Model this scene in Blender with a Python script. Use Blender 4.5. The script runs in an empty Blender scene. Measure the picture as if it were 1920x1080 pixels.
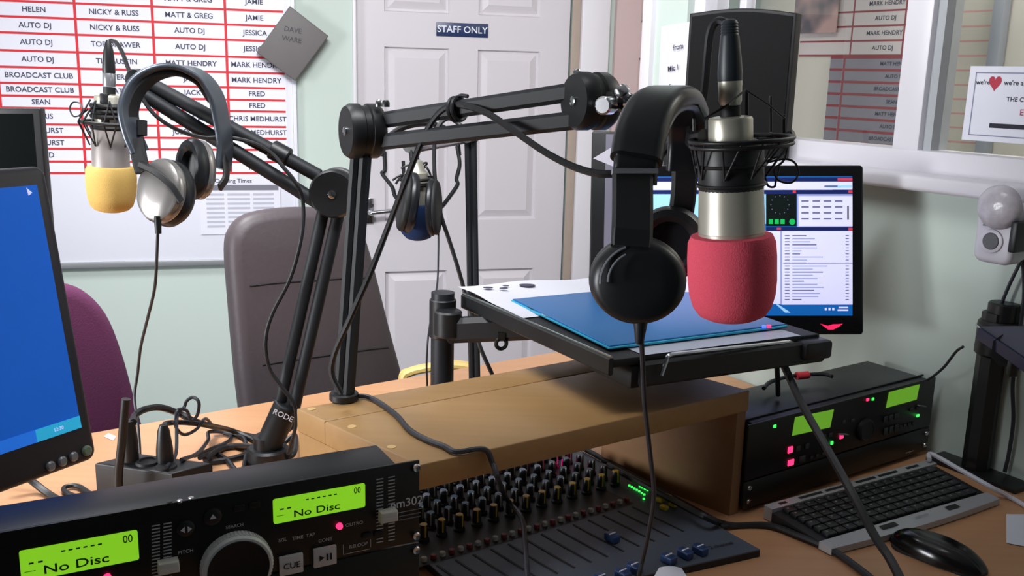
import bpy, bmesh, math, random
from mathutils import Vector, Matrix
random.seed(7)
SC = bpy.context.scene
COL = SC.collection
# ------------------------------------------------------------------ camera
F = 1800.0; PITCH = math.radians(12.5); ROLL = math.radians(1.5); CAM = Vector((0, 0, 1.41))
FWD = Vector((0, math.cos(PITCH), -math.sin(PITCH))); UP0 = Vector((0, math.sin(PITCH), math.cos(PITCH))); RT0 = Vector((1, 0, 0))
RT = math.cos(ROLL)*RT0 + math.sin(ROLL)*UP0
UP = -math.sin(ROLL)*RT0 + math.cos(ROLL)*UP0
cd = bpy.data.cameras.new('camera'); cam = bpy.data.objects.new('camera', cd); COL.objects.link(cam)
cd.sensor_width = 36; cd.lens = F/1920*36; cd.clip_start = 0.02
mw = Matrix.Identity(4)
for i in range(3):
    mw[i][0] = RT[i]; mw[i][1] = UP[i]; mw[i][2] = -FWD[i]; mw[i][3] = CAM[i]
cam.matrix_world = mw
SC.camera = cam
def ray(px, py): return RT*((px-960)/F) + UP*(-(py-540)/F) + FWD
def U(px, py, d): return CAM + ray(px, py)*d                     # point at depth d
def OZ(px, py, z):
    r = ray(px, py); return CAM + r*((z-CAM.z)/r.z)
def OY(px, py, y):
    r = ray(px, py); return CAM + r*(y/r.y)
def OP(px, py, p0, n):
    r = ray(px, py); return CAM + r*((p0-CAM).dot(n)/r.dot(n))
def yaw(a): return Vector((math.cos(math.radians(a)), math.sin(math.radians(a)), 0))
Z = Vector((0, 0, 1))
def frame(o, x, y=None, z=None):
    """matrix with origin o and axes; missing axis from cross product"""
    x = x.normalized()
    if y is None: y = z.cross(x)
    y = y.normalized()
    if z is None: z = x.cross(y)
    z = z.normalized()
    m = Matrix.Identity(4)
    for i in range(3):
        m[i][0] = x[i]; m[i][1] = y[i]; m[i][2] = z[i]; m[i][3] = o[i]
    return m
# ------------------------------------------------------------------ materials
def lin(c): return c/12.92 if c <= .04045 else ((c+.055)/1.055)**2.4
MATS = {}
def mat(name, rgb, rough=.5, metal=0., emit=0., var=.06, scale=30., bump=0., spec=.5, coat=0.):
    if name in MATS: return MATS[name]
    m = bpy.data.materials.new(name); m.use_nodes = True; nt = m.node_tree; b = nt.nodes['Principled BSDF']
    c = [lin(v/255) for v in rgb]
    tc = nt.nodes.new('ShaderNodeTexCoord'); nz = nt.nodes.new('ShaderNodeTexNoise')
    nz.inputs['Scale'].default_value = scale; nz.inputs['Detail'].default_value = 4
    nt.links.new(tc.outputs['Object'], nz.inputs['Vector'])
    mx = nt.nodes.new('ShaderNodeMix'); mx.data_type = 'RGBA'
    mx.inputs[6].default_value = [max(0, v*(1-var)) for v in c]+[1]; mx.inputs[7].default_value = [min(1, v*(1+var)) for v in c]+[1]
    nt.links.new(nz.outputs['Fac'], mx.inputs[0]); nt.links.new(mx.outputs[2], b.inputs['Base Color'])
    b.inputs['Roughness'].default_value = rough; b.inputs['Metallic'].default_value = metal
    b.inputs['Specular IOR Level'].default_value = spec; b.inputs['Coat Weight'].default_value = coat
    if emit:
        nt.links.new(mx.outputs[2], b.inputs['Emission Color']); b.inputs['Emission Strength'].default_value = emit
    if bump:
        bp = nt.nodes.new('ShaderNodeBump'); bp.inputs['Strength'].default_value = bump; bp.inputs['Distance'].default_value = .002
        nt.links.new(nz.outputs['Fac'], bp.inputs['Height']); nt.links.new(bp.outputs['Normal'], b.inputs['Normal'])
    MATS[name] = m; return m
def wood(name, a, b_, rot=0.6, rough=.4):
    m = bpy.data.materials.new(name); m.use_nodes = True; nt = m.node_tree; b = nt.nodes['Principled BSDF']
    tc = nt.nodes.new('ShaderNodeTexCoord'); mp = nt.nodes.new('ShaderNodeMapping'); nz = nt.nodes.new('ShaderNodeTexNoise')
    mp.inputs['Rotation'].default_value = (0, 0, -rot); mp.inputs['Scale'].default_value = (3, 60, 60)
    nz.inputs['Scale'].default_value = 1.2; nz.inputs['Detail'].default_value = 6
    nt.links.new(tc.outputs['Object'], mp.inputs['Vector']); nt.links.new(mp.outputs['Vector'], nz.inputs['Vector'])
    mx = nt.nodes.new('ShaderNodeMix'); mx.data_type = 'RGBA'
    mx.inputs[6].default_value = [lin(v/255) for v in a]+[1]; mx.inputs[7].default_value = [lin(v/255) for v in b_]+[1]
    nt.links.new(nz.outputs['Fac'], mx.inputs[0]); nt.links.new(mx.outputs[2], b.inputs['Base Color'])
    b.inputs['Roughness'].default_value = rough
    return m
BLACK = mat('black_plastic', (22, 23, 26), .42, var=.15)
BLACK2 = mat('black_matte', (15, 16, 19), .6, var=.15)
GLOSSB = mat('black_gloss', (12, 12, 14), .18)
STEELB = mat('black_steel', (42, 46, 52), .4, .3)
BOOM = mat('boom_black', (30, 33, 37), .55, .0, spec=.3)
RUB = mat('cable_rubber', (24, 24, 28), .45)
RUBG = mat('cable_grey', (44, 46, 54), .45)
PADL = mat('black_leatherette', (22, 24, 28), .34, bump=.04, scale=220)
CHROME = mat('chrome', (205, 205, 210), .18, 1.)
NICKEL = mat('satin_nickel', (196, 192, 178), .38, .6)
SILVER = mat('silver_plastic', (150, 150, 156), .3, .6)
WALLM = mat('wall_paint', (198, 211, 204), .85, var=.02, scale=4)
WHITE = mat('white_gloss_paint', (222, 219, 226), .38, var=.015, scale=6)
DOORW = mat('white_door_paint', (210, 205, 211), .42, var=.015, scale=6)
PINKW = mat('pinkish_door_paint', (200, 176, 176), .5, var=.03, scale=5)
PAPER = mat('white_paper', (226, 226, 238), .8, var=.02)
BOARD = mat('whiteboard_sheet', (238, 238, 250), .25, var=.01)
ALU = mat('aluminium_trim', (165, 168, 172), .4, .5)
REDL = mat('red_line', (214, 40, 52), .6)
INK = mat('grey_ink', (62, 62, 84), .7)
INKD = mat('dark_ink', (26, 26, 44), .7)
NAVY = mat('navy_sign', (34, 50, 92), .35)
WTXT = mat('white_lettering', (225, 228, 238), .5)
GREYTXT = mat('grey_lettering', (120, 122, 130), .5)
WOODD = wood('beech_desk', (206, 156, 116), (190, 138, 98))
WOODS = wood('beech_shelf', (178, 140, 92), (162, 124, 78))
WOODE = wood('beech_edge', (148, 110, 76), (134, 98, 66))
FOAMR = mat('red_foam', (238, 88, 110), .95, var=.16, scale=700, bump=.35)
FOAMY = mat('yellow_foam', (226, 188, 108), .95, var=.18, scale=700, bump=.35)
FOAMB = mat('blue_foam', (22, 50, 98), .95, var=.2, scale=700, bump=.35)
LCDG = mat('green_backlit_lcd', (142, 220, 40), .4, emit=.75, var=.06, scale=12)
LCDT = mat('lcd_segment', (40, 76, 20), .6)
REDLED = mat('red_led', (255, 40, 90), .3, emit=3.)
GRNLED = mat('green_led', (60, 255, 90), .3, emit=2.)
MAGLED = mat('magenta_led', (255, 60, 140), .3, emit=3.)
# ------------------------------------------------------------------ mesh builder
_text = {}
def text_geo(s, bold=False):
    if s in _text: return _text[s]
    c = bpy.data.curves.new('t', 'FONT'); c.body = s; c.size = 1; c.align_x = 'CENTER'; c.align_y = 'CENTER'
    c.resolution_u = 3; c.offset = .012
    o = bpy.data.objects.new('t', c); COL.objects.link(o)
    dg = bpy.context.evaluated_depsgraph_get(); me = bpy.data.meshes.new_from_object(o.evaluated_get(dg))
    v = [x.co.copy() for x in me.vertices]; f = [list(p.vertices) for p in me.polygons]
    bpy.data.objects.remove(o); bpy.data.curves.remove(c); bpy.data.meshes.remove(me)
    _text[s] = (v, f); return v, f
def crom(pts, n=6):
    pts = [Vector(p) for p in pts]
    if len(pts) < 3: return pts
    P = [pts[0]*2-pts[1]]+pts+[pts[-1]*2-pts[-2]]; out = []
    for i in range(1, len(P)-2):
        a, b, c, d = P[i-1:i+3]
        for k in range(n):
            t = k/n
            out.append(.5*((2*b)+(c-a)*t+(2*a-5*b+4*c-d)*t*t+(3*b-a-3*c+d)*t**3))
    out.append(pts[-1]); return out
ORG = {}
class MB:
    def __init__(s): s.v = []; s.f = []; s.m = []; s.mats = []
    def mi(s, m):
        if m not in s.mats: s.mats.append(m)
        return s.mats.index(m)
    def add(s, v, f, m, M=None):
        o = len(s.v); k = s.mi(m)
        s.v += [(M @ Vector(p)) if M is not None else Vector(p) for p in v]
        for q in f: s.f.append([i+o for i in q]); s.m.append(k)
        return s
    def bm(s, b, m, M=None):
        b.verts.ensure_lookup_table(); b.verts.index_update()
        r = s.add([x.co.copy() for x in b.verts], [[w.index for w in q.verts] for q in b.faces], m, M); b.free(); return r
    def box(s, c, d, m, M=None, bev=0., seg=2):
        b = bmesh.new(); bmesh.ops.create_cube(b, size=1)
        for w in b.verts: w.co = Vector((w.co.x*d[0]+c[0], w.co.y*d[1]+c[1], w.co.z*d[2]+c[2]))
        if bev: bmesh.ops.bevel(b, geom=list(b.edges), offset=bev, segments=seg, profile=.5, affect='EDGES')
        return s.bm(b, m, M)
    def quad(s, pts, m, M=None): return s.add(pts, [list(range(len(pts)))], m, M)
    def rect(s, x0, y0, x1, y1, m, M, z=0.):
        return s.add([(x0, y0, z), (x1, y0, z), (x1, y1, z), (x0, y1, z)], [[0, 1, 2, 3]], m, M)
    def lathe(s, p0, axis, prof, m, n=32, sx=1., ref=None, sy=1.):
        """prof: list of (r, h) along axis"""
        a = axis.normalized(); r = ref or (Vector((1, 0, 0)) if abs(a.x) < .9 else Vector((0, 1, 0)))
        x = (r-a*r.dot(a)).normalized(); y = a.cross(x); v = []; f = []
        for (rr, h) in prof:
            for k in range(n):
                t = 2*math.pi*k/n; v.append(Vector(p0)+a*h+x*(rr*sx*math.cos(t))+y*(rr*sy*math.sin(t)))
        for i in range(len(prof)-1):
            for k in range(n):
                f.append([i*n+k, i*n+(k+1) % n, (i+1)*n+(k+1) % n, (i+1)*n+k])
        f.append([k for k in range(n)][::-1]); f.append([(len(prof)-1)*n+k for k in range(n)])
        return s.add(v, f, m)
    def cyl(s, a, b, r0, m, r1=None, n=20, bev=.0):
        a = Vector(a); b = Vector(b); r1 = r0 if r1 is None else r1; L = (b-a).length
        if bev: prof = [(r0-bev, 0), (r0, bev), (r1, L-bev), (r1-bev, L)]
        else: prof = [(r0, 0), (r1, L)]
        return s.lathe(a, b-a, prof, m, n)
    def sweep(s, pts, sec, m, wref, closed=False):
        v = []; f = []; n = len(sec); P = [Vector(p) for p in pts]; N = len(P)
        for i, p in enumerate(P):
            t = (P[min(i+1, N-1)]-P[max(i-1, 0)]).normalized()
            w = wref[i] if isinstance(wref, list) else wref
            w = (w-t*w.dot(t)).normalized(); q = t.cross(w)
            for (a, b) in sec: v.append(p+w*a+q*b)
        for i in range(N-1):
            for k in range(n): f.append([i*n+k, i*n+(k+1) % n, (i+1)*n+(k+1) % n, (i+1)*n+k])
        f.append(list(range(n))[::-1]); f.append([(N-1)*n+k for k in range(n)])
        return s.add(v, f, m)
    def pad(s, pts, wref, w, t, m, n=8):
        return s.sweep(crom(pts, n), rrect(w, t, min(w, t)*.46, 6), m, wref)
    def ribbon(s, pts, wref, w, t, m, n=6, smooth=True):
        c = min(w, t)*.3; a = w/2; b = t/2
        sec = [(-a+c, -b), (a-c, -b), (a, -b+c), (a, b-c), (a-c, b), (-a+c, b), (-a, b-c), (-a, -b+c)]
        return s.sweep(crom(pts, n) if smooth else pts, sec, m, wref)
    def tube(s, pts, r, m, n=8, sub=6):
        P = crom(pts, sub) if sub else [Vector(p) for p in pts]
        N = len(P); w = None; v = []; f = []
        for i, p in enumerate(P):
            t = P[min(i+1, N-1)]-P[max(i-1, 0)]
            t = t.normalized() if t.length > 1e-9 else Z.copy()
            if w is None: w = Vector((1, 0, 0)) if abs(t.x) < .8 else Vector((0, 1, 0))
            w = (w-t*w.dot(t)).normalized(); q = t.cross(w)
            rr = r[i*(len(r)-1)//max(1, N-1)] if isinstance(r, list) else r
            for k in range(n):
                a = 2*math.pi*k/n; v.append(p+w*(rr*math.cos(a))+q*(rr*math.sin(a)))
        for i in range(N-1):
            for k in range(n): f.append([i*n+k, i*n+(k+1) % n, (i+1)*n+(k+1) % n, (i+1)*n+k])
        f.append(list(range(n))[::-1]); f.append([(N-1)*n+k for k in range(n)])
        return s.add(v, f, m)
    def prism(s, poly, h, m, M=None, z0=0., bev=0.):
        b = bmesh.new(); lo = [b.verts.new((x, y, z0)) for x, y in poly]
        fa = b.faces.new(lo); r = bmesh.ops.extrude_face_region(b, geom=[fa])
        for g in r['geom']:
            if isinstance(g, bmesh.types.BMVert): g.co.z += h
        bmesh.ops.recalc_face_normals(b, faces=b.faces)
        if bev:
            ed = [e for e in b.edges if abs(e.verts[0].co.z-e.verts[1].co.z) < 1e-6]
            bmesh.ops.bevel(b, geom=ed, offset=bev, segments=3, profile=.5, affect='EDGES')
        return s.bm(b, m, M)
    def torus(s, c, axis, R, r, m, n=40, k=10, sx=1., ref=None):
        a = axis.normalized(); rf = ref or (Vector((1, 0, 0)) if abs(a.x) < .9 else Vector((0, 1, 0)))
        x = (rf-a*rf.dot(a)).normalized(); y = a.cross(x); v = []; f = []
        for i in range(n):
            t = 2*math.pi*i/n; d = x*math.cos(t)*sx+y*math.sin(t); cc = Vector(c)+d*R
            for j in range(k):
                u = 2*math.pi*j/k; v.append(cc+d.normalized()*(r*math.cos(u))+a*(r*math.sin(u)))
        for i in range(n):
            for j in range(k): f.append([i*k+j, ((i+1) % n)*k+j, ((i+1) % n)*k+(j+1) % k, i*k+(j+1) % k])
        return s.add(v, f, m)
    def text(s, t, size, M, m, x=0., y=0., z=.0006, xs=1.):
        v, f = text_geo(t)
        return s.add([(p.x*size*xs+x, p.y*size+y, z) for p in v], f, m, M)
    def build(s, name, parent=None, label=None, local=None, angle=38):
        me = bpy.data.meshes.new(name); me.from_pydata([tuple(p) for p in s.v], [], s.f)
        for m in s.mats: me.materials.append(m)
        me.polygons.foreach_set('material_index', s.m)
        b = bmesh.new(); b.from_mesh(me); bmesh.ops.recalc_face_normals(b, faces=b.faces) if not getattr(s, 'keepn', False) else None
        b.to_mesh(me); b.free()
        me.polygons.foreach_set('use_smooth', [True]*len(me.polygons)); me.update()
        me.set_sharp_from_angle(angle=math.radians(angle))
        o = bpy.data.objects.new(name, me); COL.objects.link(o)
        if parent:
            o.parent = parent; og = ORG.get(parent.name, Vector((0, 0, 0))); ORG[o.name] = og
            if local is None: me.transform(Matrix.Translation(-og))
            else: o.matrix_basis = Matrix.Translation(-og) @ local
        else: ORG[o.name] = Vector((0, 0, 0))
        if label: o['label'] = label
        return o
def thing(name, label, cat, loc, group=None):
    o = bpy.data.objects.new(name, None); COL.objects.link(o); o.location = loc; o.empty_display_size = .05
    o['label'] = label; o['category'] = cat
    if group: o['group'] = group
    ORG[o.name] = Vector(loc); return o
def tag(o, label, cat, group=None):
    o['label'] = label; o['category'] = cat
    if group: o['group'] = group
    # move origin to base centre
    me = o.data; n = len(me.vertices)
    lo = [min(v.co[i] for v in me.vertices) for i in range(3)]; hi = [max(v.co[i] for v in me.vertices) for i in range(3)]
    c = Vector(((lo[0]+hi[0])/2, (lo[1]+hi[1])/2, lo[2])); me.transform(Matrix.Translation(-c)); o.location = c; ORG[o.name] = c
    return o
def struct(o): o['kind'] = 'structure'; return o
def rrect(w, h, r, n=5, cx=0., cy=0.):
    out = []
    for (sx, sy, a0) in ((1, 1, 0), (-1, 1, 90), (-1, -1, 180), (1, -1, 270)):
        for k in range(n+1):
            a = math.radians(a0+90*k/n); out.append((cx+sx*(w/2-r)+r*math.cos(a), cy+sy*(h/2-r)+r*math.sin(a)))
    return out
DZ = .74      # desk top height
def cable(name, pts, r, label, m=RUB, sub=6, cat='cable', group=None):
    b = MB(); b.tube([U(*p) if not isinstance(p, Vector) else p for p in pts], r, m, 8, sub)
    return tag(b.build(name), label, cat, group)
# ================================================================== ROOM
D0 = U(870, 400, 3.4); BW = yaw(15); BN = Vector((BW.y, -BW.x, 0))         # back wall axis and normal towards the desk
def W(px, py, off=0.):
    p = OP(px, py, D0+BN*off, BN); return (p-D0).dot(BW), p.z
MW = frame(Vector((D0.x, D0.y, 0)), BW, Z, BN)                             # local x along wall, y up, z out of wall
WO = Vector((.80, 1.70, 0)); WB = yaw(-57); WN = Vector((-math.cos(math.radians(33)), -math.sin(math.radians(33)), 0))
MV = frame(Vector((WO.x, WO.y, 0)), WB, Z, None)
if MV.to_3x3().col[2].dot(WN) < 0: pass
def V(px, py, off=0.):
    p = OP(px, py, WO+WN*off, WN); return (p-WO).dot(WB), p.z
MV = frame(Vector((WO.x, WO.y, 0)), WB, Z, WB.cross(Z))
SV = 1. if MV.to_3x3().col[2].dot(WN) > 0 else -1.
H = 2.55
b = MB(); b.box((-.2, 1.2, -.05), (7, 7, .1), mat('carpet_floor', (92, 94, 102), .95, var=.25, scale=300)); struct(b.build('floor'))
b = MB(); b.box((-.2, 1.2, H+.05), (7, 7, .1), mat('ceiling_paint', (176, 178, 180), .9, var=.02)); struct(b.build('ceiling'))
# back wall with the door set in it
dl, _ = W(671, 300); dr, _ = W(1061, 300); dtop = 2.03
a_end = W(1250, 300)[0]+.6
b = MB()
b.box(((-3.0+dl-.01)/2, H/2, -.06), (dl-.01+3.0, H, .12), WALLM, MW)
b.box(((dl+dr)/2, (dtop+H)/2+.005, -.06), (dr-dl+.02, H-dtop-.01, .12), WALLM, MW)
b.box(((dr+.01+a_end)/2, H/2, -.06), (a_end-dr-.01, H, .12), WALLM, MW)
struct(b.build('wall_back'))
b = MB(); b.box((-2.9, .6, H/2), (.12, 5.0, H), WALLM); struct(b.build('wall_left'))
b = MB(); b.box((-.2, -1.4, H/2), (6.5, .12, H), mat('rear_wall_darkened', (112, 116, 122), .9, var=.05, scale=6)); struct(b.build('wall_rear'))  # unseen wall, coloured dark to cut bounced light in the foreground
# panelled door
def panel_door(nm, xs, zs, M, m, depth=.012, bevel=.022):
    b = MB(); b.keepn = False
    for i in range(len(xs)-1):
        for j in range(len(zs)-1):
            x0, x1, z0, z1 = xs[i], xs[i+1], zs[j], zs[j+1]
            if i % 2 == 1 and j % 2 == 1:
                rings = [(0, 0), (.004, -depth), (bevel*.5, -depth), (bevel*1.6, -.002), (bevel*1.7, -.002)]
                for (r0, h0), (r1, h1) in zip(rings, rings[1:]):
                    A = [(x0+r0, z0+r0, h0), (x1-r0, z0+r0, h0), (x1-r0, z1-r0, h0), (x0+r0, z1-r0, h0)]
                    B = [(x0+r1, z0+r1, h1), (x1-r1, z0+r1, h1), (x1-r1, z1-r1, h1), (x0+r1, z1-r1, h1)]
                    for k in range(4): b.quad([A[k], A[(k+1) % 4], B[(k+1) % 4], B[k]], m, M)
                b.quad(B, m, M)
            else:
                b.quad([(x0, z0, 0), (x1, z0, 0), (x1, z1, 0), (x0, z1, 0)], m, M)
    x0, x1, z0, z1 = xs[0], xs[-1], zs[0], zs[-1]; t = -.04
    A = [(x0, z0), (x1, z0), (x1, z1), (x0, z1)]
    for k in range(4):
        p, q = A[k], A[(k+1) % 4]; b.quad([(p[0], p[1], 0), (q[0], q[1], 0), (q[0], q[1], t), (p[0], p[1], t)], m, M)
    b.quad([(p[0], p[1], t) for p in A[::-1]], m, M)
    return b.build(nm, angle=20)
MD = MW @ Matrix.Translation((0, 0, -.012))
pl = [W(722, 250)[0], W(842, 250)[0], W(895, 250)[0], W(1010, 250)[0]]
z1t = W(870, 92)[1]; z1b = W(870, 414)[1]; z0b = W(870, 27)[1]; z2t = W(870, 507)[1]
door = panel_door('door_1', [dl, pl[0], pl[1], pl[2], pl[3], dr], [.01, .22, z2t, z1b, z1t, z0b, dtop-.12, dtop], MD, DOORW); struct(door)
ORG['door_1'] = Vector((0, 0, 0))
hx, hz = W(693, 396)
b = MB(); b.box((hx, hz, .004), (.030, .088, .008), CHROME, MD, .002)
b.box((hx+.012, hz+.02, .009), (.004, .01, .004), BLACK, MD)
P0 = MD @ Vector((hx, hz-.002, .006)); P1 = MD @ Vector((hx, hz-.002, .045)); P2 = MD @ Vector((hx+.03, hz+.002, .05)); P3 = MD @ Vector((hx+.105, hz+.008, .048))
b.tube([P0, P1, P2, P3], .008, CHROME, 10); b.build('door_handle', door, 'chrome lever handle on a square plate')
sx, sz = W(868, 56); sw = W(917, 56)[0]-W(820, 56)[0]; sh = W(868, 43)[1]-W(868, 69)[1]
b = MB(); b.box((sx, sz, .002), (sw, sh, .004), NAVY, MD, .001)
b.text('STAFF ONLY', sh*.68, MD, WTXT, sx, sz, .0046, 1.0); tag(b.build('door_sign'), 'narrow navy sign reading STAFF ONLY on the white door', 'sign')
# architraves
def strip(nm, x0, x1, z0, z1, d, m, M=MW, off=0.):
    b = MB(); b.box(((x0+x1)/2, (z0+z1)/2, off+d/2), (x1-x0, z1-z0, d), m, M, min(.004, d*.3)); return struct(b.build(nm))
x1 = W(1078, 300)[0]; x2 = W(1128, 300)[0]; x3 = W(1140, 300)[0]
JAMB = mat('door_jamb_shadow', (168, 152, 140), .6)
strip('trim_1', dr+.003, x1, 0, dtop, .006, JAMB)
strip('trim_2', x1, x2, 0, dtop+.07, .025, WHITE)
strip('trim_3', dl-.015, dl-.002, 0, dtop+.07, .014, WHITE)
strip('trim_4', dl-.015, x1, dtop+.005, dtop+.07, .014, WHITE)
x4 = W(1233, 300)[0]
zz = W(1185, 108)[1]
d2 = panel_door('door_2', [x3, x3+.09, W(1190, 110)[0]+.02, x4+.05, x4+.28, x4+.40], [.01, .22, .80, .95, zz, zz+.12, dtop-.1, dtop], MW @ Matrix.Translation((0, 0, .022)), PINKW, .006, .02); struct(d2)
strip('baseboard_back', -3.0, dl-.02, 0, .1, .015, WHITE)
# ------------------------------------------------------------------ window wall
zsb = V(1622, 347, .05)[1]; zst = zsb+.028
zfr = V(1600, 268, -.06)[1]
tE = V(1218, 200)[0]                 # far end of the wall
b = MB(); TH = .12; zt = 2.2
MVs = MV @ Matrix.Diagonal((1, 1, SV, 1))      # local z = out towards the desk
wx0 = V(1345, 10)[0]; wEnd = 3.3
b.box(((tE+wEnd)/2, zsb/2, -TH/2), (wEnd-tE, zsb, TH), WALLM, MVs)
b.box(((tE+V(1290, 10)[0])/2, (zsb+H)/2, -TH/2), (V(1290, 10)[0]-tE, H-zsb, TH), WALLM, MVs)
b.box(((V(1290, 10)[0]+wEnd)/2, (zt+H)/2, -TH/2), (wEnd-V(1290, 10)[0], H-zt, TH), WALLM, MVs)
b.box(((1.45+wEnd)/2, (zsb+zt)/2, -TH/2), (wEnd-1.45, zt-zsb, TH), WALLM, MVs)
struct(b.build('wall_right'))
b = MB(); b.box((tE-.012, 1.2, -.055), (.035, 2.4, .14), WHITE, MVs, .004); struct(b.build('trim_5'))
wn = MB(); wa = V(1290, 10)[0]; wb = 1.45
wn.box(((wa+wb)/2, (zsb+zfr)/2, -.055), (wb-wa, zfr-zsb, .07), WHITE, MVs, .004)
wn.box(((wa+wb)/2, zt-.03, -.055), (wb-wa, .06, .07), WHITE, MVs, .004)
for (pa, pb) in ((1290, 1318), (1691, 1741)):
    xa, xb = V(pa, 150, -.03)[0], V(pb, 150, -.03)[0]
    wn.box(((xa+xb)/2, (zfr+zt)/2-.03, -.055), (xb-xa, zt-zfr+.04, .068), WHITE, MVs, .004)
for (pa, pb) in ((1388, 1402), ):
    xa, xb = V(pa, 20, -.05)[0], V(pb, 20, -.05)[0]
    wn.box(((xa+xb)/2, (zfr+zt)/2-.03, -.06), (xb-xa, zt-zfr+.04, .03), WHITE, MVs, .004)
xa, xb = V(1741, 150, -.03)[0], V(1757, 150, -.03)[0]
wn.box(((xa+xb)/2, (zfr+zt)/2-.03, -.06), (xb-xa, zt-zfr+.04, .05), mat('stile_side_shade', (168, 172, 176), .5), MVs)  # grey colour holds the shade on the white stile's side face
wn.box((1.43, (zfr+zt)/2-.03, -.055), (.05, zt-zfr+.04, .068), WHITE, MVs, .004)
win = struct(wn.build('window_1')); ORG['window_1'] = Vector((0, 0, 0))
# glass
g = bpy.data.materials.new('pane_glass'); g.use_nodes = True; nt = g.node_tree; nt.nodes.clear()
o_ = nt.nodes.new('ShaderNodeOutputMaterial'); tr = nt.nodes.new('ShaderNodeBsdfTransparent'); gl = nt.nodes.new('ShaderNodeBsdfGlossy'); mx = nt.nodes.new('ShaderNodeMixShader'); fr = nt.nodes.new('ShaderNodeFresnel')
fr.inputs['IOR'].default_value = 1.45; gl.inputs['Roughness'].default_value = .03; tr.inputs['Color'].default_value = (.93, .95, .94, 1)
nt.links.new(fr.outputs[0], mx.inputs[0]); nt.links.new(tr.outputs[0], mx.inputs[1]); nt.links.new(gl.outputs[0], mx.inputs[2]); nt.links.new(mx.outputs[0], o_.inputs[0])
b = MB(); b.rect(wa, zfr-.01, wb, zt-.04, g, MVs, -.06); b.build('window_pane', win)
b = MB(); b.box(((tE+.08+2.4)/2, (zsb+zst)/2, .008), (2.4-tE-.08, zst-zsb, .084), WHITE, MVs, .008, 3); struct(b.build('window_sill'))
# adjoining booth seen through the glass
CREAM = mat('cream_booth_wall', (214, 208, 196), .85, var=.03, scale=3)
OFFB = -.75
b = MB(); b.box((.6, 1.3, OFFB-.05), (5.2, 2.6, .1), CREAM, MVs); struct(b.build('wall_booth'))
def VB(px, py, off=OFFB): return V(px, py, off)
PALER = mat('pale_red_line', (206, 150, 146), .7); DULLR = mat('dull_red_line', (150, 70, 76), .7); GREYP = mat('grey_board_reflection', (142, 138, 148), .6, var=.08)
PALEB = mat('pale_board_reflection', (212, 202, 200), .7, var=.04, scale=6)
def grid_sheet(nm, x0, y0, x1, y1, base, line, rows, cols, lab, lw=.006, th=.006, texts=None, off=OFFB):
    b = MB(); b.box(((x0+x1)/2, (y0+y1)/2, off+th/2), (x1-x0, y1-y0, th), base, MVs)
    for i in range(rows+1):
        y = y0+(y1-y0)*i/rows; b.rect(x0, y-lw/2, x1, y+lw/2, line, MVs, off+th+.0005)
    for x in cols: b.rect(x-lw/2, y0, x+lw/2, y1, line, MVs, off+th+.0006)
    if texts:
        for i in range(rows):
            b.text(texts[i % len(texts)], (y1-y0)/rows*.42, MVs, INK, x0+(x1-x0)*.58, y0+(y1-y0)*(i+.5)/rows, off+th+.0008)
    return tag(b.build(nm), lab, 'schedule')
xA, zA = VB(1548, 265); xB = VB(1692, 265)[0]; zT = VB(1610, 108)[1]
grid_sheet('board_reflection_card', xA, VB(1610, 268)[1], xB+.12, zT, GREYP, DULLR, 7, [xA+.05, xB-.01], 'grey card built as the red-lined whiteboard reflection in the window glass', .007, .012, ['BROADCAST CLUB', 'AUTO DJ', 'MATT HENDRY', 'SEAN'])  # whiteboard reflection in the pane, built as a solid card
xC = VB(1500, 100)[0]
grid_sheet('board_reflection_sheet', xC, zT+.006, xB+.12, VB(1610, -60)[1], PALEB, DULLR, 6, [xA+.06, xB-.03], 'pale sheet built as the whiteboard reflection above the grey card behind glass', .005, .004, ['AUTO DJ', 'MARK HENDRY'])  # upper part of the same reflection, built as a sheet
xD = VB(1766, 100)[0]; xE = VB(1862, 100)[0]
grid_sheet('schedule_chart', xD, VB(1800, 278)[1]-.02, xE, VB(1800, -60)[1], mat('beige_chart', (196, 190, 176), .8, var=.04), PALER, 13, [], 'beige chart with faint pink lines behind the second pane', .004, .004)
b = MB(); xF = VB(1858, 100)[0]; xG = VB(1880, 100)[0]; b.box(((xF+xG)/2+.01, 1.3, OFFB+.02), (xG-xF, 2.0, .03), mat('booth_grey_post', (150, 154, 162), .6), MVs, .004); struct(b.build('trim_6'))
# portrait poster, an abstract picture
xP0, xP1 = VB(1486, 60, OFFB+.03)[0], VB(1566, 60, OFFB+.03)[0]; zP0, zP1 = VB(1520, 62, OFFB+.03)[1], VB(1520, -40, OFFB+.03)[1]
pm = bpy.data.materials.new('picture_print'); pm.use_nodes = True; nt = pm.node_tree; bs = nt.nodes['Principled BSDF']
tc = nt.nodes.new('ShaderNodeTexCoord'); nz = nt.nodes.new('ShaderNodeTexNoise'); cr = nt.nodes.new('ShaderNodeValToRGB'); nz.inputs['Scale'].default_value = 9
cr.color_ramp.elements[0].color = (.1, .09, .11, 1); cr.color_ramp.elements[0].position = .4; cr.color_ramp.elements[1].color = (.5, .32, .3, 1); cr.color_ramp.elements[1].position = .62
nt.links.new(tc.outputs['Object'], nz.inputs['Vector']); nt.links.new(nz.outputs['Fac'], cr.inputs[0]); nt.links.new(cr.outputs[0], bs.inputs['Base Color'])
b = MB(); b.box(((xP0+xP1)/2, (zP0+zP1)/2, OFFB+.027), (xP1-xP0, zP1-zP0, .004), pm, MVs)
tag(b.build('picture'), 'dark blotchy picture pinned behind the glass beside the loudspeaker', 'picture')
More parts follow.
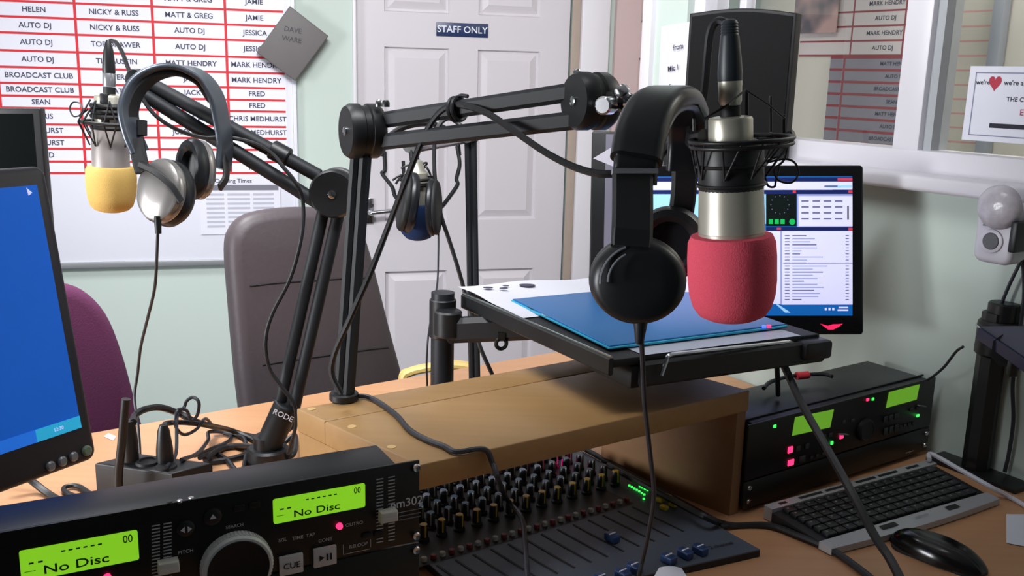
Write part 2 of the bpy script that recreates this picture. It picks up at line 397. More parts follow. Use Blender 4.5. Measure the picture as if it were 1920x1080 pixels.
# sign with heart stuck inside the second pane
MS = MVs @ Matrix.Translation((0, 0, -.052))
pts = [V(1822, 124, -.052), V(1811, 262, -.052)]; sx0 = pts[0][0]; sx1 = sx0+.30; sz1 = pts[0][1]; sz0 = pts[1][1]
b = MB(); b.box(((sx0+sx1)/2, (sz0+sz1)/2, .0015), (sx1-sx0, sz1-sz0, .003), PAPER, MS)
ht = sz1-sz0; GR = mat('thin_grey_line', (130, 132, 160), .7)
fx0, fx1, fz0, fz1 = sx0+.012, sx1-.012, sz0+ht*.07, sz1-ht*.08
for r in ((fx0, fz0, fx1, fz0+.0018), (fx0, fz1-.0018, fx1, fz1), (fx0, fz0, fx0+.0018, fz1), (fx1-.0018, fz0, fx1, fz1)): b.rect(*r, GR, MS, .0034)
heart = []
for k in range(28):
    t = 2*math.pi*k/28; heart.append((16*math.sin(t)**3, 13*math.cos(t)-5*math.cos(2*t)-2*math.cos(3*t)-math.cos(4*t)))
hx, hz = V(1868, 155, -.052); hs = ht*.12/17
b.add([(hx+p*hs*.8, hz+q*hs, .0036) for p, q in heart], [list(range(28))], mat('heart_red', (180, 40, 66), .6), MS)
b.text("we're", ht*.09, MS, INKD, V(1845, 157, -.052)[0], hz, .0036); b.text("we're a", ht*.09, MS, INKD, V(1903, 156, -.052)[0], hz, .0036)
b.text('THE COMMUNITY', ht*.085, MS, INKD, V(1905, 187, -.052)[0]+.03, V(1905, 187, -.052)[1], .0036)
b.text('EDUCATION', ht*.11, MS, mat('dark_red_ink', (150, 52, 70), .6), V(1905, 211, -.052)[0]+.05, V(1905, 211, -.052)[1], .0036)
lx = V(1857, 235, -.052); b.rect(lx[0], lx[1]-.004, sx1-.03, lx[1]+.004, INKD, MS, .0036)
tag(b.build('window_notice'), 'white paper notice with a red heart on the window pane', 'notice')
# paper note on the pier beside the loudspeaker
def sheet(nm, corners, nu, nv, fn, m, lab, cat, wr=None, th=.0006, grp=None):
    b = MB(); v = []
    for j in range(nv+1):
        for i in range(nu+1):
            s, t = i/nu, j/nv
            p = (corners[0]*(1-s)+corners[1]*s)*(1-t)+(corners[3]*(1-s)+corners[2]*s)*t
            v.append(p+fn(s, t))
    f = [[j*(nu+1)+i, j*(nu+1)+i+1, (j+1)*(nu+1)+i+1, (j+1)*(nu+1)+i] for j in range(nv) for i in range(nu)]
    b.add(v, f, m)
    if wr: wr(b)
    o = b.build(nm); return tag(o, lab, cat, grp)
pc = [(1234, 178), (1282, 184), (1300, 40), (1240, 50)]
PC = [OP(x, y, WO+WN*.012, WN) for x, y in pc]
def scrib(b):
    for (x, y, s) in ((1272, 88, 'from'), (1263, 128, 'Mic 1'), (1257, 155, '..')):
        c = OP(x, y, WO+WN*.022, WN); M = frame(c, WB, Z, WN) @ Matrix.Rotation(.15, 4, 'Z'); b.text(s, .018, M, INKD, 0, 0, .001)
sheet('paper_note', PC, 8, 8, lambda s, t: WN*(.006*math.sin(s*3.1)), PAPER, 'handwritten white note taped to the pier beside the loudspeaker', 'note', scrib)
# ------------------------------------------------------------------ whiteboard with schedule
wl = W(-14, 200)[0]-.02; wr_ = W(549, 200)[0]; wt = 2.02; wbm = W(280, 489)[1]
t = thing('whiteboard', 'large white schedule board with red grid lines on the wall', 'whiteboard', MW @ Vector(((wl+wr_)/2, wbm, .0)))
b = MB(); b.box(((wl+wr_)/2, (wbm+wt)/2, .010), (wr_-wl, wt-wbm, .014), BOARD, MW, .002); b.build('board_panel', t)
b = MB()
for (x0, y0, x1, y1) in ((wl, wbm-.016, wr_, wbm+.004), (wl, wt, wr_, wt+.016), (wl-.012, wbm-.016, wl, wt+.016), (wr_, wbm-.016, wr_+.012, wt+.016)):
    b.box(((x0+x1)/2, (y0+y1)/2, .012), (x1-x0, y1-y0, .022), ALU if y1-y0 < .1 else BOARD, MW, .003)
b.build('board_frame', t)
ch = MB(); ys = [y/3 for y in (-58, 40, 125, 212, 308, 397, 483, 552, 617, 705, 773, 837, 907, 970)]
zl = [W(300, y)[1] for y in ys]; xs_ = [W(0, 150)[0], W(151, 150)[0], W(293, 150)[0], W(427, 150)[0], W(534, 150)[0]]
zt_ = zl[0]+.36; ch.rect(xs_[0]-.01, zl[-1]-.004, xs_[-1]+.004, zt_, BOARD, MW, .0178)
zl = [zl[0]+.072*k for k in (5, 4, 3, 2, 1)]+zl
for z in zl: ch.rect(xs_[0]-.008, z-.0034, xs_[-1], z+.0034, REDL, MW, .0185)
for x in xs_[:4]: ch.rect(x-.004, zl[-1], x+.004, zl[0], REDL, MW, .0188)
T = [['HELEN', 'AUTO DJ', 'AUTO DJ', 'AUTO DJ', 'BROADCAST CLUB', 'BROADCAST CLUB', 'SEAN', 'CHRIS', 'MEDHURST', 'MEDHURST', 'FRED', ''],
     ['NICKY & RUSS', 'NICKY & RUSS', 'TOP DRAWER', 'TIM AUSTIN', 'PETER T', 'KATIE', '', '', '', '', '', ''],
     ['MATT & GREG', 'AUTO DJ', 'AUTO DJ', 'MATT HENDRY', 'JACK', 'JACK', 'SAM', 'DAVE & MATT', 'JULES & WILL', 'SAM', '', ''],
     ['JAMIE', 'JESSICA', 'JESSICA', 'MARK HENDRY', 'MARK HENDRY', 'FRED', 'FRED', 'CHRIS MEDHURST', 'CHRIS MEDHURST', 'ALEX', '', 'ADAM']]
first = [None, 'NICKY & RUSS', 'MATT & GREG', 'JAMIE']
for c in range(4):
    cx = (xs_[c]+xs_[c+1])/2
    for r in range(12):
        z0, z1 = zl[6+r], zl[7+r] if 7+r < len(zl) else zl[-1]
        s = T[c][r]
        if s: ch.text(s, .0225, MW, INK, cx, (z0+z1)/2, .019)
    if first[c]: ch.text(first[c], .0225, MW, INK, cx, (zl[5]+zl[6])/2, .019)
ch.build('schedule_chart', t)
dx0, dz0 = W(378, 438); dx1, dz1 = W(524, 330)
b = MB(); b.box(((dx0+dx1)/2, (dz0+dz1)/2, .0198), (dx1-dx0, dz1-dz0, .0016), PAPER, MW)
b.text('Opening Times', .019, MW, INK, (dx0+dx1)/2-.02, dz1-.014, .0212)
b.rect(dx0+.03, dz1-.045, dx1-.005, dz1-.027, mat('grey_band', (120, 120, 132), .7), MW, .0210)
FG = mat('faint_grey_print', (186, 186, 200), .8)
for i in range(8):
    z = dz1-.055-i*(dz1-dz0-.07)/8
    for (u0, u1) in ((.08, .3), (.34, .62), (.66, .92)): b.rect(dx0+(dx1-dx0)*u0, z-.007, dx0+(dx1-dx0)*u1, z, FG, MW, .0210)
tag(b.build('timetable_sheet'), 'small printed timetable sheet stuck below the red grid', 'sheet')
# tilted grey box at the board's corner
c4 = [W(x, y, .03) for x, y in ((543, 12), (615, 68), (553, 152), (481, 98))]
b = MB(); GB = mat('grey_box_plastic', (104, 100, 100), .55); b.prism(c4[::-1], .035, GB, MW, .024, .004)
cc = W(548, 66, .06); MT = MW @ Matrix.Translation((cc[0], cc[1], .0592)) @ Matrix.Rotation(math.radians(-8), 4, 'Z')
b.text('DAVE', .022, MT, mat('dark_grey_ink', (64, 62, 66), .6), 0, .016); b.text('WARE', .022, MT, MATS['dark_grey_ink'], 0, -.014)
tag(b.build('wall_box'), 'grey square box hung like a diamond at the whiteboard corner', 'box')
# ================================================================== DESK
t = thing('studio_desk', 'long beech studio desk carrying the mixer and players', 'desk', Vector((.1, 1.3, 0)))
bk = Vector((-.531, 1.854, 0)); e = yaw(35)
A = bk-e*.95; Bp = bk+e*1.0
poly = [(A.x, A.y), (-1.45, .85), (-1.1, .45), (-.3, .52), (.35, .72), (1.0, .62), (1.33, .84)]
q = WO+WN*.004
s1 = WO+WB*.95+WN*.006; s2 = WO-WB*.86+WN*.006
poly = [(A.x, A.y), (-1.45, .85), (-1.1, .45), (-.3, .52), (.35, .72), (.95, .55), (s1.x, s1.y), (s2.x, s2.y), (Bp.x-.02, Bp.y-.02)]
b = MB(); b.prism(poly, -.03, WOODD, None, DZ); b.build('worktop', t)
for (x, y, a) in ((-1.0, 1.0, 35), (.1, 1.9, -57), (.7, 1.0, 35), (-.5, 1.4, -57)):
    b = MB(); b.box((0, 0, (DZ-.03)/2), (.4, .03, DZ-.03), WOODE, Matrix.Translation((x, y, 0)) @ Matrix.Rotation(math.radians(a), 4, 'Z')); b.build('support_panel', t)
# ------------------------------------------------------------------ shelf bridge over the mixer
SZ = .945
FL = OZ(785, 872, SZ); FR = OZ(1405, 732, SZ); BL = OZ(557, 766, SZ); side = BL-FL; BR = FR+side
t = thing('bridge_shelf', 'beech bridge shelf standing over the back of the mixer', 'shelf', Vector(((FL.x+BR.x)/2, (FL.y+BR.y)/2, DZ)))
th = .034; eu = (FR-FL).normalized(); sv = side.normalized()
def slab(q, z0, z1, m, bev=.002):
    b = MB(); b.prism([(p.x, p.y) for p in q], z1-z0, m, None, z0, bev); return b
k = .745
g0 = FL+side*(k-.003); g1 = FR+side*(k-.003); h0 = FL+side*(k+.003); h1 = FR+side*(k+.003)
slab([FL, FR, g1, g0], SZ-th, SZ, WOODS).build('top_board', t)
slab([h0, h1, BR, BL], SZ-th, SZ, WOODS).build('back_board', t)
slab([g0, g1, h1, h0], SZ-th, SZ-.003, WOODE, 0).build('board_joint', t, 'dark seam between the two boards')
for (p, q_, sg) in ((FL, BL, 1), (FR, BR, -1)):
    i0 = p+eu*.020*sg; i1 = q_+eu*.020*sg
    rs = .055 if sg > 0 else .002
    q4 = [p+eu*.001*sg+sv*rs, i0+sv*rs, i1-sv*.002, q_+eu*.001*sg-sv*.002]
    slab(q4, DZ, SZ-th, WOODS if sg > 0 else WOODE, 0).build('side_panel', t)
b = MB()
for (px, py) in ((572, 769), (648, 802), (722, 840)):
    c = OZ(px+12, py-2, SZ); b.cyl(c+Z*-.002, c+Z*.0006, .006, mat('filler_plug', (214, 178, 120), .5), n=14)
b.build('screw_plug', t, 'pale filler plugs along the short edge')
# ================================================================== MIXER
MZ = .752; mu = yaw(25); mv = yaw(121); MF = OZ(1425, 1030, MZ)
MR = OZ(1092, 846, MZ); mlen = (MR-MF).length; mv = (MR-MF).normalized(); mwid = .435
t = thing('mixing_desk', 'grey audio mixing desk with blue faders under the shelf', 'mixer', MF+mv*.2-mu*.2-Z*(MZ-DZ))
FACE = mat('mixer_faceplate', (84, 92, 106), .5, .1, var=.08, scale=12); FACED = mat('mixer_dark_plate', (48, 46, 44), .5, .1, var=.1)
q = [MF-mu*mwid, MF, MF+mv*mlen, MF+mv*mlen-mu*mwid]
slab(q, DZ, MZ-.002, BLACK2, 0).build('chassis', t)
b = MB(); b.prism([(p.x, p.y) for p in q], .002, FACE, None, MZ-.002)
pr0 = OZ(794, 1014, MZ); pr1 = OZ(1153, 910, MZ); ru = (pr1-pr0)/12.
vd = OZ(993, 1080, MZ)-OZ(931, 1041, MZ); vd = vd.normalized()            # towards the front
# dark knob field
w0 = OZ(795, 1052, MZ); w1 = OZ(1162, 944, MZ); wd = (w1-w0)/12
kf = [w0-ru*.6-vd*-.012, w1+ru*.6+vd*.012, w1+ru*.6-vd*.22, w0-ru*.6-vd*.22]
kf = [Vector((p.x, p.y, MZ+.0004)) for p in kf]
b.quad(kf, FACED)
b.build('faceplate', t)
# side cheek along the edge
p0 = MF+mu*.001; p1 = MF+mv*mlen+mu*.001; slab([MF+mv*.07-mu*.001, MF+mv*.07+mu*.010, p1+mu*.010, p1-mu*.001], DZ+.012, MZ+.006, BLACK2, .002).build('side_cheek', t)
KN = mat('knob_black', (26, 30, 38), .4); CAPG = mat('knob_cap_grey', (98, 106, 122), .4); CAPB = mat('knob_cap_teal', (40, 66, 84), .4); YEL = mat('yellow_pointer', (206, 168, 40), .5); BTNW = mat('button_white', (176, 176, 170), .5); BTNR = mat('button_red', (120, 34, 44), .5); BTNY = mat('button_yellow', (206, 188, 52), .45)
def knobmesh(kind):
    b = MB(); z = Vector((0, 0, 1)); o = Vector((0, 0, 0))
    b.lathe(o, z, [(.0088, 0), (.0088, .004), (.0070, .006), (.0064, .024), (.0056, .0255)], KN, 16)
    if kind == 'y':
        b.lathe(o, z, [(.0054, .0254), (.0052, .0262)], YEL, 14); b.box((0, -.0050, .017), (.0022, .0040, .018), YEL)
    elif kind == 'w':
        b.lathe(o, z, [(.0054, .0254), (.0052, .0262)], CAPB, 14); b.box((-.0012, -.0054, .0165), (.0022, .0036, .0188), BTNW)
    else:
        b.lathe(o, z, [(.0054, .0254), (.0052, .0262)], CAPG, 14); b.box((.0008, -.0054, .0165), (.0020, .0036, .0188), BTNW)
    return b
def place(proto, root, loc, rot=None, name=None):
    o = proto.copy(); COL.objects.link(o); o.parent = root; o.location = loc-ORG[root.name]
    if rot is not None: o.rotation_euler = rot
    return o
vrot = math.atan2(-vd.x, vd.y)
def vperp(): return math.atan2(vd.y, vd.x)+math.pi/2
protos = {}
for kd in 'ywg': protos[kd] = knobmesh(kd).build('knob', t, local=Matrix.Identity(4))
used = {k: False for k in protos}
def put(kd, loc):
    o = protos[kd] if not used[kd] else protos[kd].copy()
    if used[kd]: COL.objects.link(o)
    used[kd] = True; o.parent = t; o.location = loc-ORG[t.name]; o.rotation_euler = (0, 0, vperp()+random.uniform(-.5, .5))
    return o
lim = FL+side*.0; pitch = .0285
for j in range(7):
    for i in range(13):
        c = pr0+ru*i-vd*(pitch*j); c.z = MZ
        if (c-MF).dot(Vector((-mv.y, mv.x, 0))) < .012 and False: continue
        put('y' if j == 0 else ('w' if j in (1, 2, 4) else 'g'), c)
pb = {}
for (nm, m_, off) in (('channel_button', BTNW, 0.), ('cue_button', BTNR, .5)):
    b = MB(); b.lathe(Vector((0, 0, 0)), Z, [(.0045, 0), (.0045, .005), (.0038, .006)], m_, 12); pp = b.build(nm, t, local=Matrix.Identity(4))
    for i in range(13):
        o = pp if i == 0 else pp.copy()
        if i: COL.objects.link(o)
        o.parent = t; c = w0+wd*(i+off); c.z = MZ; o.location = c-ORG[t.name]
# fader slots and caps
sl = MB(); FS = []
s0 = OZ(931, 1041, MZ); 
for i in range(13):
    c = w0+wd*(i+.25)+vd*.020; c.z = MZ
    sl.prism([(-.0016, 0), (.0016, 0), (.0016, .105), (-.0016, .105)], .0006, BLACK2, frame(c, vd.cross(Z)*-1, vd, None) if False else frame(c, Z.cross(vd)*-1, vd, Z), .0002)
    FS.append(c)
sl.build('fader_slots', t)
for lbl_ in (0,):
    b = MB(); 
    for i in range(13):
        c = FS[i]+ru*.3; M = frame(Vector((c.x, c.y, MZ+.0006)), Z.cross(vd)*-1, vd, Z)
        for k in range(6): b.rect(0, .008+k*.018, .004, .0088+k*.018, GREYTXT, M)
    M = frame(MF-mu*.045+mv*.03+Z*.0008, mu, Z.cross(mu), Z); b.text('12 channel', .011, M, INKD)
    b.build('fader_scale', t)
capm = mat('fader_cap_blue', (36, 62, 108), .4)
b = MB(); b.prism(rrect(.014, .022, .003), .011, capm, None, .001, .002); b.box((0, 0, .0125), (.0125, .0022, .001), WTXT); cap = b.build('fader_cap', t, local=Matrix.Identity(4))
for i, (px, py) in enumerate(((1148, 1003), (1254, 1043), (1285, 1033), (1313, 1026), (1190, 1060), (1168, 1072), (1128, 1082))):
    o = cap if i == 0 else cap.copy()
    if i: COL.objects.link(o)
    c = OZ(px, py, MZ+.01); c.z = MZ; o.parent = t; o.location = c-ORG[t.name]; o.rotation_euler = (0, 0, vperp())
b = MB(); by = MB()
b.box((0, 0, .003), (.009, .012, .006), BTNY, None, .002)
by = b.build('mute_button', t, 'yellow button', local=Matrix.Identity(4))
for i, (px, py) in enumerate(((1238, 938), (1252, 932), (1245, 952), (1262, 946))):
    o = by if i == 0 else by.copy()
    if i: COL.objects.link(o)
    c = OZ(px, py, MZ+.003); c.z = MZ; o.parent = t; o.location = c-ORG[t.name]; o.rotation_euler = (0, 0, vperp()); o.scale = (1.1, 1.1, 1.2)
b = MB()
for (px0, py0, px1, py1, n) in ((1180, 910, 1208, 927, 7), (1200, 912, 1214, 919, 4)):
    for i in range(n):
        c = OZ(px0+(px1-px0)*i/(n-1), py0+(py1-py0)*i/(n-1), MZ+.001); b.box((0, 0, 0), (.0032, .0026, .002), GRNLED, Matrix.Translation(c))
c = OZ(1207, 935, MZ+.001); b.box((0, 0, 0), (.003, .003, .002), GRNLED, Matrix.Translation(c))
b.build('level_meter', t, 'rows of lit green level lights')
b = MB(); c = OZ(1059, 858, MZ+.02); b.lathe(c-Z*.02, Z, [(.005, 0), (.005, .016), (.002, .02)], MAGLED, 12); b.build('indicator_light', t, 'glowing magenta indicator')
# ================================================================== CD PLAYERS (near, showing two green displays)
TR = U(787, 862, .95); cu = yaw(28); cn = Vector((cu.y, -cu.x, 0)); CH = .0881; CW = .482
MC = frame(TR, cu, Z, cn)
def C(px, py, off=0.):
    p = OP(px, py, TR+cn*off, cn); return (p-TR).dot(cu), p.z-TR.z
FACEB = mat('player_black_face', (13, 13, 15), .4, .1, var=.2)
TOPB = mat('player_black_lid', (40, 42, 48), .38, .4, var=.1, scale=10)
def player_base(nm, lab, top, depth, face=FACEB):
    t = thing(nm, lab, 'player', MC @ Vector((-CW/2, top-CH, -depth/2)))
    b = MB(); b.box((-CW/2, top-CH/2, -.0015), (CW, CH-.001, .003), face, MC, .0008); b.build('front_panel', t)
    b = MB(); b.box((-CW/2-.004, top-CH/2-.001, -.003-depth/2), (CW-.034, CH-.006, depth), TOPB, MC, .002); b.build('casing', t)
    return t
def screw(b, x, y, M, r=.0045, zo=0.):
    p = M @ Vector((x, y, zo)); ax = (M.to_3x3() @ Vector((0, 0, 1)))
    b.lathe(p, ax, [(r, 0), (r, .0015), (r*.8, .003), (r*.3, .0024)], CHROME, 14)
t = player_base('cd_player_controller', 'black rack player with two lit green displays reading No Disc', 0, .062)
CDP = t
for (tl, tr_, br, bl, nm) in (((38, 1034), (258, 991), (260, 1046), (38, 1094), 'a'), ((512, 938), (684, 903), (684, 946), (512, 986), 'b')):
    q4 = [C(*bl), C(*br), C(*tr_), C(*tl)]
    x0, x1 = (q4[0][0]+q4[3][0])/2, (q4[1][0]+q4[2][0])/2; y0, y1 = (q4[0][1]+q4[1][1])/2, (q4[2][1]+q4[3][1])/2
    b = MB(); b.prism(rrect(x1-x0, y1-y0, .002, 3, (x0+x1)/2, (y0+y1)/2), .001, LCDG, MC, .0002)
    w_, h_ = x1-x0, y1-y0; z = .0016
    b.text('00', h_*.36, MC, LCDT, x1-w_*.09, y1-h_*.24, z, .8)
    b.text('No Disc', h_*.40, MC, LCDT, x0+w_*.46, y0+h_*.26, z, 1.35)
    for k in range(6): b.rect(x0+w_*(.34+.062*k), y1-h_*.26, x0+w_*(.34+.062*k+.035), y1-h_*.21, LCDT, MC, z)
    for k in range(2): b.rect(x0+w_*(.07+.075*k), y0+h_*.53, x0+w_*(.07+.075*k+.04), y0+h_*.59, LCDT, MC, z)
    b.rect(x0+w_*.03, y0+h_*.3, x0+w_*.12, y0+h_*.32, LCDT, MC, z)
    b.build('display', t, 'lit green display')
b = MB()   # printed marks
PR = mat('panel_print', (196, 196, 202), .5); 
for (px, y0, y1, n) in ((299, 985, 1092, 18), (719, 898, 1016, 20)):
    for col in (0, 1):
        for k in range(n):
            x, y = C(px-7+col*22, y0+(y1-y0)*k/(n-1)-col*4); b.rect(x-.0035, y-.0006, x+.0035, y+.0006, PR, MC, .0004)
x, y = C(762, 942); b.text('pm302', .0125, MC, WTXT, x, y, .0006)
b.rect(x-.018, y-.0095, x+.018, y-.009, PR, MC, .0005)
for k in range(2): b.rect(x-.008, y-.014-.004*k, x+.015, y-.0128-.004*k, GREYTXT, MC, .0005)
for (px, py, s, sz) in ((348, 1034, 'PITCH', .004), (530, 1012, 'SGL', .004), (558, 1008, 'TIME', .0042), (582, 1003, 'TAP', .004), (610, 1012, 'CONT', .004), (664, 982, 'OUTRO', .0042), (672, 1022, 'RELOOP', .0042), (440, 986, 'SEARCH', .0036)):
    x, y = C(px, py); b.text(s, sz*1.2, MC, PR, x, y, .0005)
x0, y0 = C(643, 1040); x1, y1 = C(694, 1010)
for r in ((x0, y0, x0+.0006, y1), (x1, y0+.002, x1+.0006, y1), (x0, y0, x1, y0+.0006)): b.rect(*r, PR, MC, .0005)
b.build('panel_print', t)
JOGS = mat('jog_silver', (226, 226, 228), .4); jx, jy = C(442, 1056); jc = MC @ Vector((jx, jy, 0)); jr = abs(C(441+68, 1050)[0]-jx)*.97
b = MB(); b.lathe(jc, cn, [(jr, 0), (jr*1.0, .010), (jr*.95, .013), (jr*.89, .0132)], JOGS, 96)
for k in range(60):
    a = 2*math.pi*k/60; p = jc+cu*(jr*math.cos(a))+Z*(jr*math.sin(a)); b.box((0, 0, .0055), (.0014, .0020, .009), JOGS, frame(p, cu*math.cos(a)+Z*math.sin(a), None, cn))
jw = b.build('jog_wheel', t, 'ridged silver jog wheel')
b = MB(); b.lathe(jc+cn*.0128, cn, [(jr*.88, 0), (jr*.87, .002), (jr*.6, .0012), (.0, .001)], FACEB, 64)
b.lathe(jc+cn*.0138-Z*jr*.42, cn, [(jr*.22, 0), (jr*.2, -.0008), (0, -.0018)], BLACK2, 32); b.build('wheel_face', jw, 'black centre of the jog wheel')
for (px, py) in ((314, 1056), (724, 962)):
    x, y = C(px, py); b = MB(); b.prism([(-.009, -.0055), (.009, -.0055), (.0085, .0055), (-.0085, .0055)], .011, mat('slider_grey', (224, 222, 216), .45), MC @ Matrix.Translation((x, y, 0)), .0, .0015)
    b.rect(x-.008, y-.0007, x+.008, y+.0007, WTXT, MC, .0115); b.build('pitch_slider', t, 'grey pitch slider')
BTG = mat('button_grey', (214, 212, 216), .5)
for (px, py, s) in ((545, 1056, 'CUE'), (608, 1041, '')):
    x, y = C(px, py); b = MB(); b.box((x, y, .002), (.0225, .0195, .004), BTG, MC, .001)
    if s: b.text(s, .0085, MC, INKD, x, y-.0005, .0046)
    else:
        b.add([(x-.006, y-.003, .0046), (x-.001, y, .0046), (x-.006, y+.003, .0046)], [[0, 1, 2]], INKD, MC)
        for k in range(2): b.rect(x+.001+.0034*k, y-.0034, x+.0028+.0034*k, y+.0034, INKD, MC, .0046)
    b.build('cue_button' if s else 'play_button', t, 'grey button marked CUE' if s else 'grey play and pause button')
for (px, py) in ((636, 986), (201, 1082)):
    x, y = C(px, py); b = MB(); b.lathe(MC @ Vector((x, y, 0)), cn, [(.0034, 0), (.003, .0025), (.001, .0034)], REDLED, 12); b.build('led', t, 'glowing red light')
x, y = C(348, 990); b = MB(); b.lathe(MC @ Vector((x, y, 0)), cn, [(.008, 0), (.0075, .002), (.006, .003)], BLACK, 20)
for s in (-1, 1): b.add([(x+s*.0012, y-.003, .0036), (x+s*.005, y, .0036), (x+s*.0012, y+.003, .0036)], [[0, 1, 2]], WTXT, MC)
b.build('pitch_button', t)
x, y = C(398, 968); b = MB(); b.lathe(MC @ Vector((x, y, 0)), cn, [(.0085, 0), (.008, .002), (.006, .003)], BLACK, 20); b.add([(x-.003, y-.001, .0036), (x+.003, y-.001, .0036), (x, y+.0035, .0036)], [[0, 1, 2]], WTXT, MC); b.build('eject_button', t)
for (px, py) in ((448, 952), (477, 946), (710, 1000), (688, 1004)):
    x, y = C(px, py); b = MB(); b.prism(rrect(.010, .006, .002, 3, x, y), .0016, BLACK, MC, 0, .0004); b.build('track_button', t)
b = MB(); screw(b, C(780, 877)[0], -.0075, MC); screw(b, C(780, 877)[0], -CH+.0075, MC); b.build('rack_screw', t, 'chrome rack screws')
b = MB(); b.box(C(340, 938, -.03)+(0,), (.001, .001, .001), BLACK, MC)
b = MB()
for (px, py) in ((318, 941), (337, 939), (358, 934)):
    p = OZ(px, py, TR.z-.0005); b.lathe(p-Z*.001, Z, [(.0028, 0), (.0026, .0016), (.001, .002)], CHROME if px > 320 else BLACK, 10)
b.build('lid_screw', t)
t = player_base('rack_unit', 'lower black rack unit under the player with green displays', -CH-.0006, .062)
b = MB(); screw(b, C(780, 877)[0], -CH-.0081, MC); screw(b, C(780, 877)[0], -2*CH+.006, MC); b.build('rack_screw', t, 'chrome rack screws')
# stand under the rack
zb = TR.z-2*CH-.001
t = thing('rack_stand', 'low black stand under the stacked rack units', 'stand', MC @ Vector((-CW/2, DZ-TR.z, -.045)))
b = MB(); hgt = zb-DZ; b.box((-CW/2-.003, DZ-TR.z+hgt/2, -.036), (CW-.04, hgt-.001, .06), BLACK2, MC, .003); b.build('stand_body', t)
# ================================================================== CD RACK (far, behind keyboard)
RL = OZ(1386, 965, DZ)+Vector((.004, 0, 0)); RR = OZ(1737, 851, DZ); rw = (RR-RL).length; ru2 = (RR-RL).normalized(); rn = Vector((ru2.y, -ru2.x, 0)); RH = .150
MR_ = frame(RL, ru2, Z, rn)
def R(px, py):
    p = OP(px, py, RL, rn); return (p-RL).dot(ru2), p.z-RL.z
t = thing('twin_cd_player', 'black rack player with two plain green displays behind the keyboard', 'player', RL+ru2*rw/2-rn*.1)
b = MB(); b.box((rw/2, .056+(RH-.056)/2, -.002), (rw, RH-.057, .004), FACEB, MR_, .001); fp = b.build('front_panel', t)
b = MB(); b.box((rw/2, .056+(RH-.056)/2, -.071), (rw-.03, RH-.060, .13), TOPB, MR_, .003); b.box((rw/2, RH-.0006, -.02), (rw-.02, .003, .003), BLACK2, MR_); b.build('casing', t)
for (tl, br) in (((1486, 786), (1560, 800)), ((1662, 733), (1722, 750))):
    pass
for (q4) in (((1484, 817), (1556, 801), (1563, 767), (1490, 782)), ((1660, 765), (1718, 749), (1724, 720), (1666, 735))):
    Q = [R(*p) for p in q4]; b = MB(); b.add([(x, y, .0008) for x, y in Q], [[0, 1, 2, 3]], mat('green_lcd_plain', (120, 190, 50), .4, emit=.55, var=.05), MR_); b.build('display', t, 'lit green display')
def led(px, py, m, w=.006, h=.005, nm='led'):
    x, y = R(px, py); b = MB(); b.box((x, y, .001), (w, h, .002), m, MR_, .0008); return b
for (px, py, m, w, h, nm) in ((1452, 799, GRNLED, .006, .005, 'led'), (1481, 843, REDLED, .011, .011, 'cue_button'), (1482, 867, REDLED, .014, .010, 'play_button'), (1559, 830, GRNLED, .006, .006, 'led'), (1577, 818, REDLED, .009, .008, 'led'), (1626, 749, REDLED, .006, .005, 'led'), (1636, 748, GRNLED, .005, .005, 'led'), (1720, 779, GRNLED, .007, .005, 'led')):
    led(px, py, m, w, h).build(nm, t)
b = MB(); DB = mat('dim_button', (60, 64, 66), .5)
for (px0, py0, px1, py1, n, w, h) in ((1496, 840, 1512, 836, 2, .009, .009), (1503, 860, 1506, 859, 1, .014, .011), (1520, 857, 1542, 850, 3, .006, .005), (1660, 786, 1680, 780, 3, .010, .011), (1660, 808, 1680, 802, 3, .010, .013), (1688, 800, 1712, 794, 4, .006, .006), (1545, 818, 1556, 815, 2, .008, .007), (1582, 791, 1598, 788, 2, .008, .006), (1708, 768, 1720, 765, 2, .007, .006)):
    for k in range(n):
        f_ = k/max(1, n-1); x, y = R(px0+(px1-px0)*f_, py0+(py1-py0)*f_); pb_ = MB(); pb_.box((x, y, .0012), (w, h, .0024), DB, MR_, .0008); pb_.build('track_button', t)
for (px, py, s) in ((1620, 805, 1), ):
    x, y = R(px, py); b = MB(); b.lathe(MR_ @ Vector((x, y, 0)), rn, [(.02, 0), (.02, .006), (.017, .008), (.016, .007)], BLACK, 36); b.build('jog_wheel', t, 'black jog wheel')
b = MB()
for (px, py, an) in ((1578, 813, -.2), (1725, 760, -.25)):
    x, y = R(px, py); b.box((x, y, .004), (.022, .0022, .006), GREYTXT, MR_ @ Matrix.Translation((x, y, 0)) @ Matrix.Rotation(an, 4, 'Z') @ Matrix.Translation((-x, -y, 0)), .0005)
b.build('pitch_slider', t)
t = thing('power_amplifier', 'black single-height rack unit beneath the twin player', 'rack unit', RL+ru2*rw/2-rn*.1)
b = MB(); b.box((rw/2, .031, -.002), (rw, .046, .004), FACEB, MR_, .001); b.build('front_panel', t)
b = MB(); b.box((rw/2, .031, -.071), (rw-.03, .046, .13), TOPB, MR_, .002); 
for x in (.05, rw-.05):
    for z in (-.03, -.11): b.box((x, .004, z), (.03, .008, .03), BLACK2, MR_)
b.build('casing', t)
b = MB(); 
for (x, y) in ((.012, .02), (.012, .043), (rw-.01, .02), (rw-.01, .043)): screw(b, x, y, MR_, .0045)
x, y = R(1705, 847); b.rect(x-.012, y-.0008, x+.012, y+.0008, PR, MR_, .0006)
b.build('rack_screw', t, 'chrome rack screws')
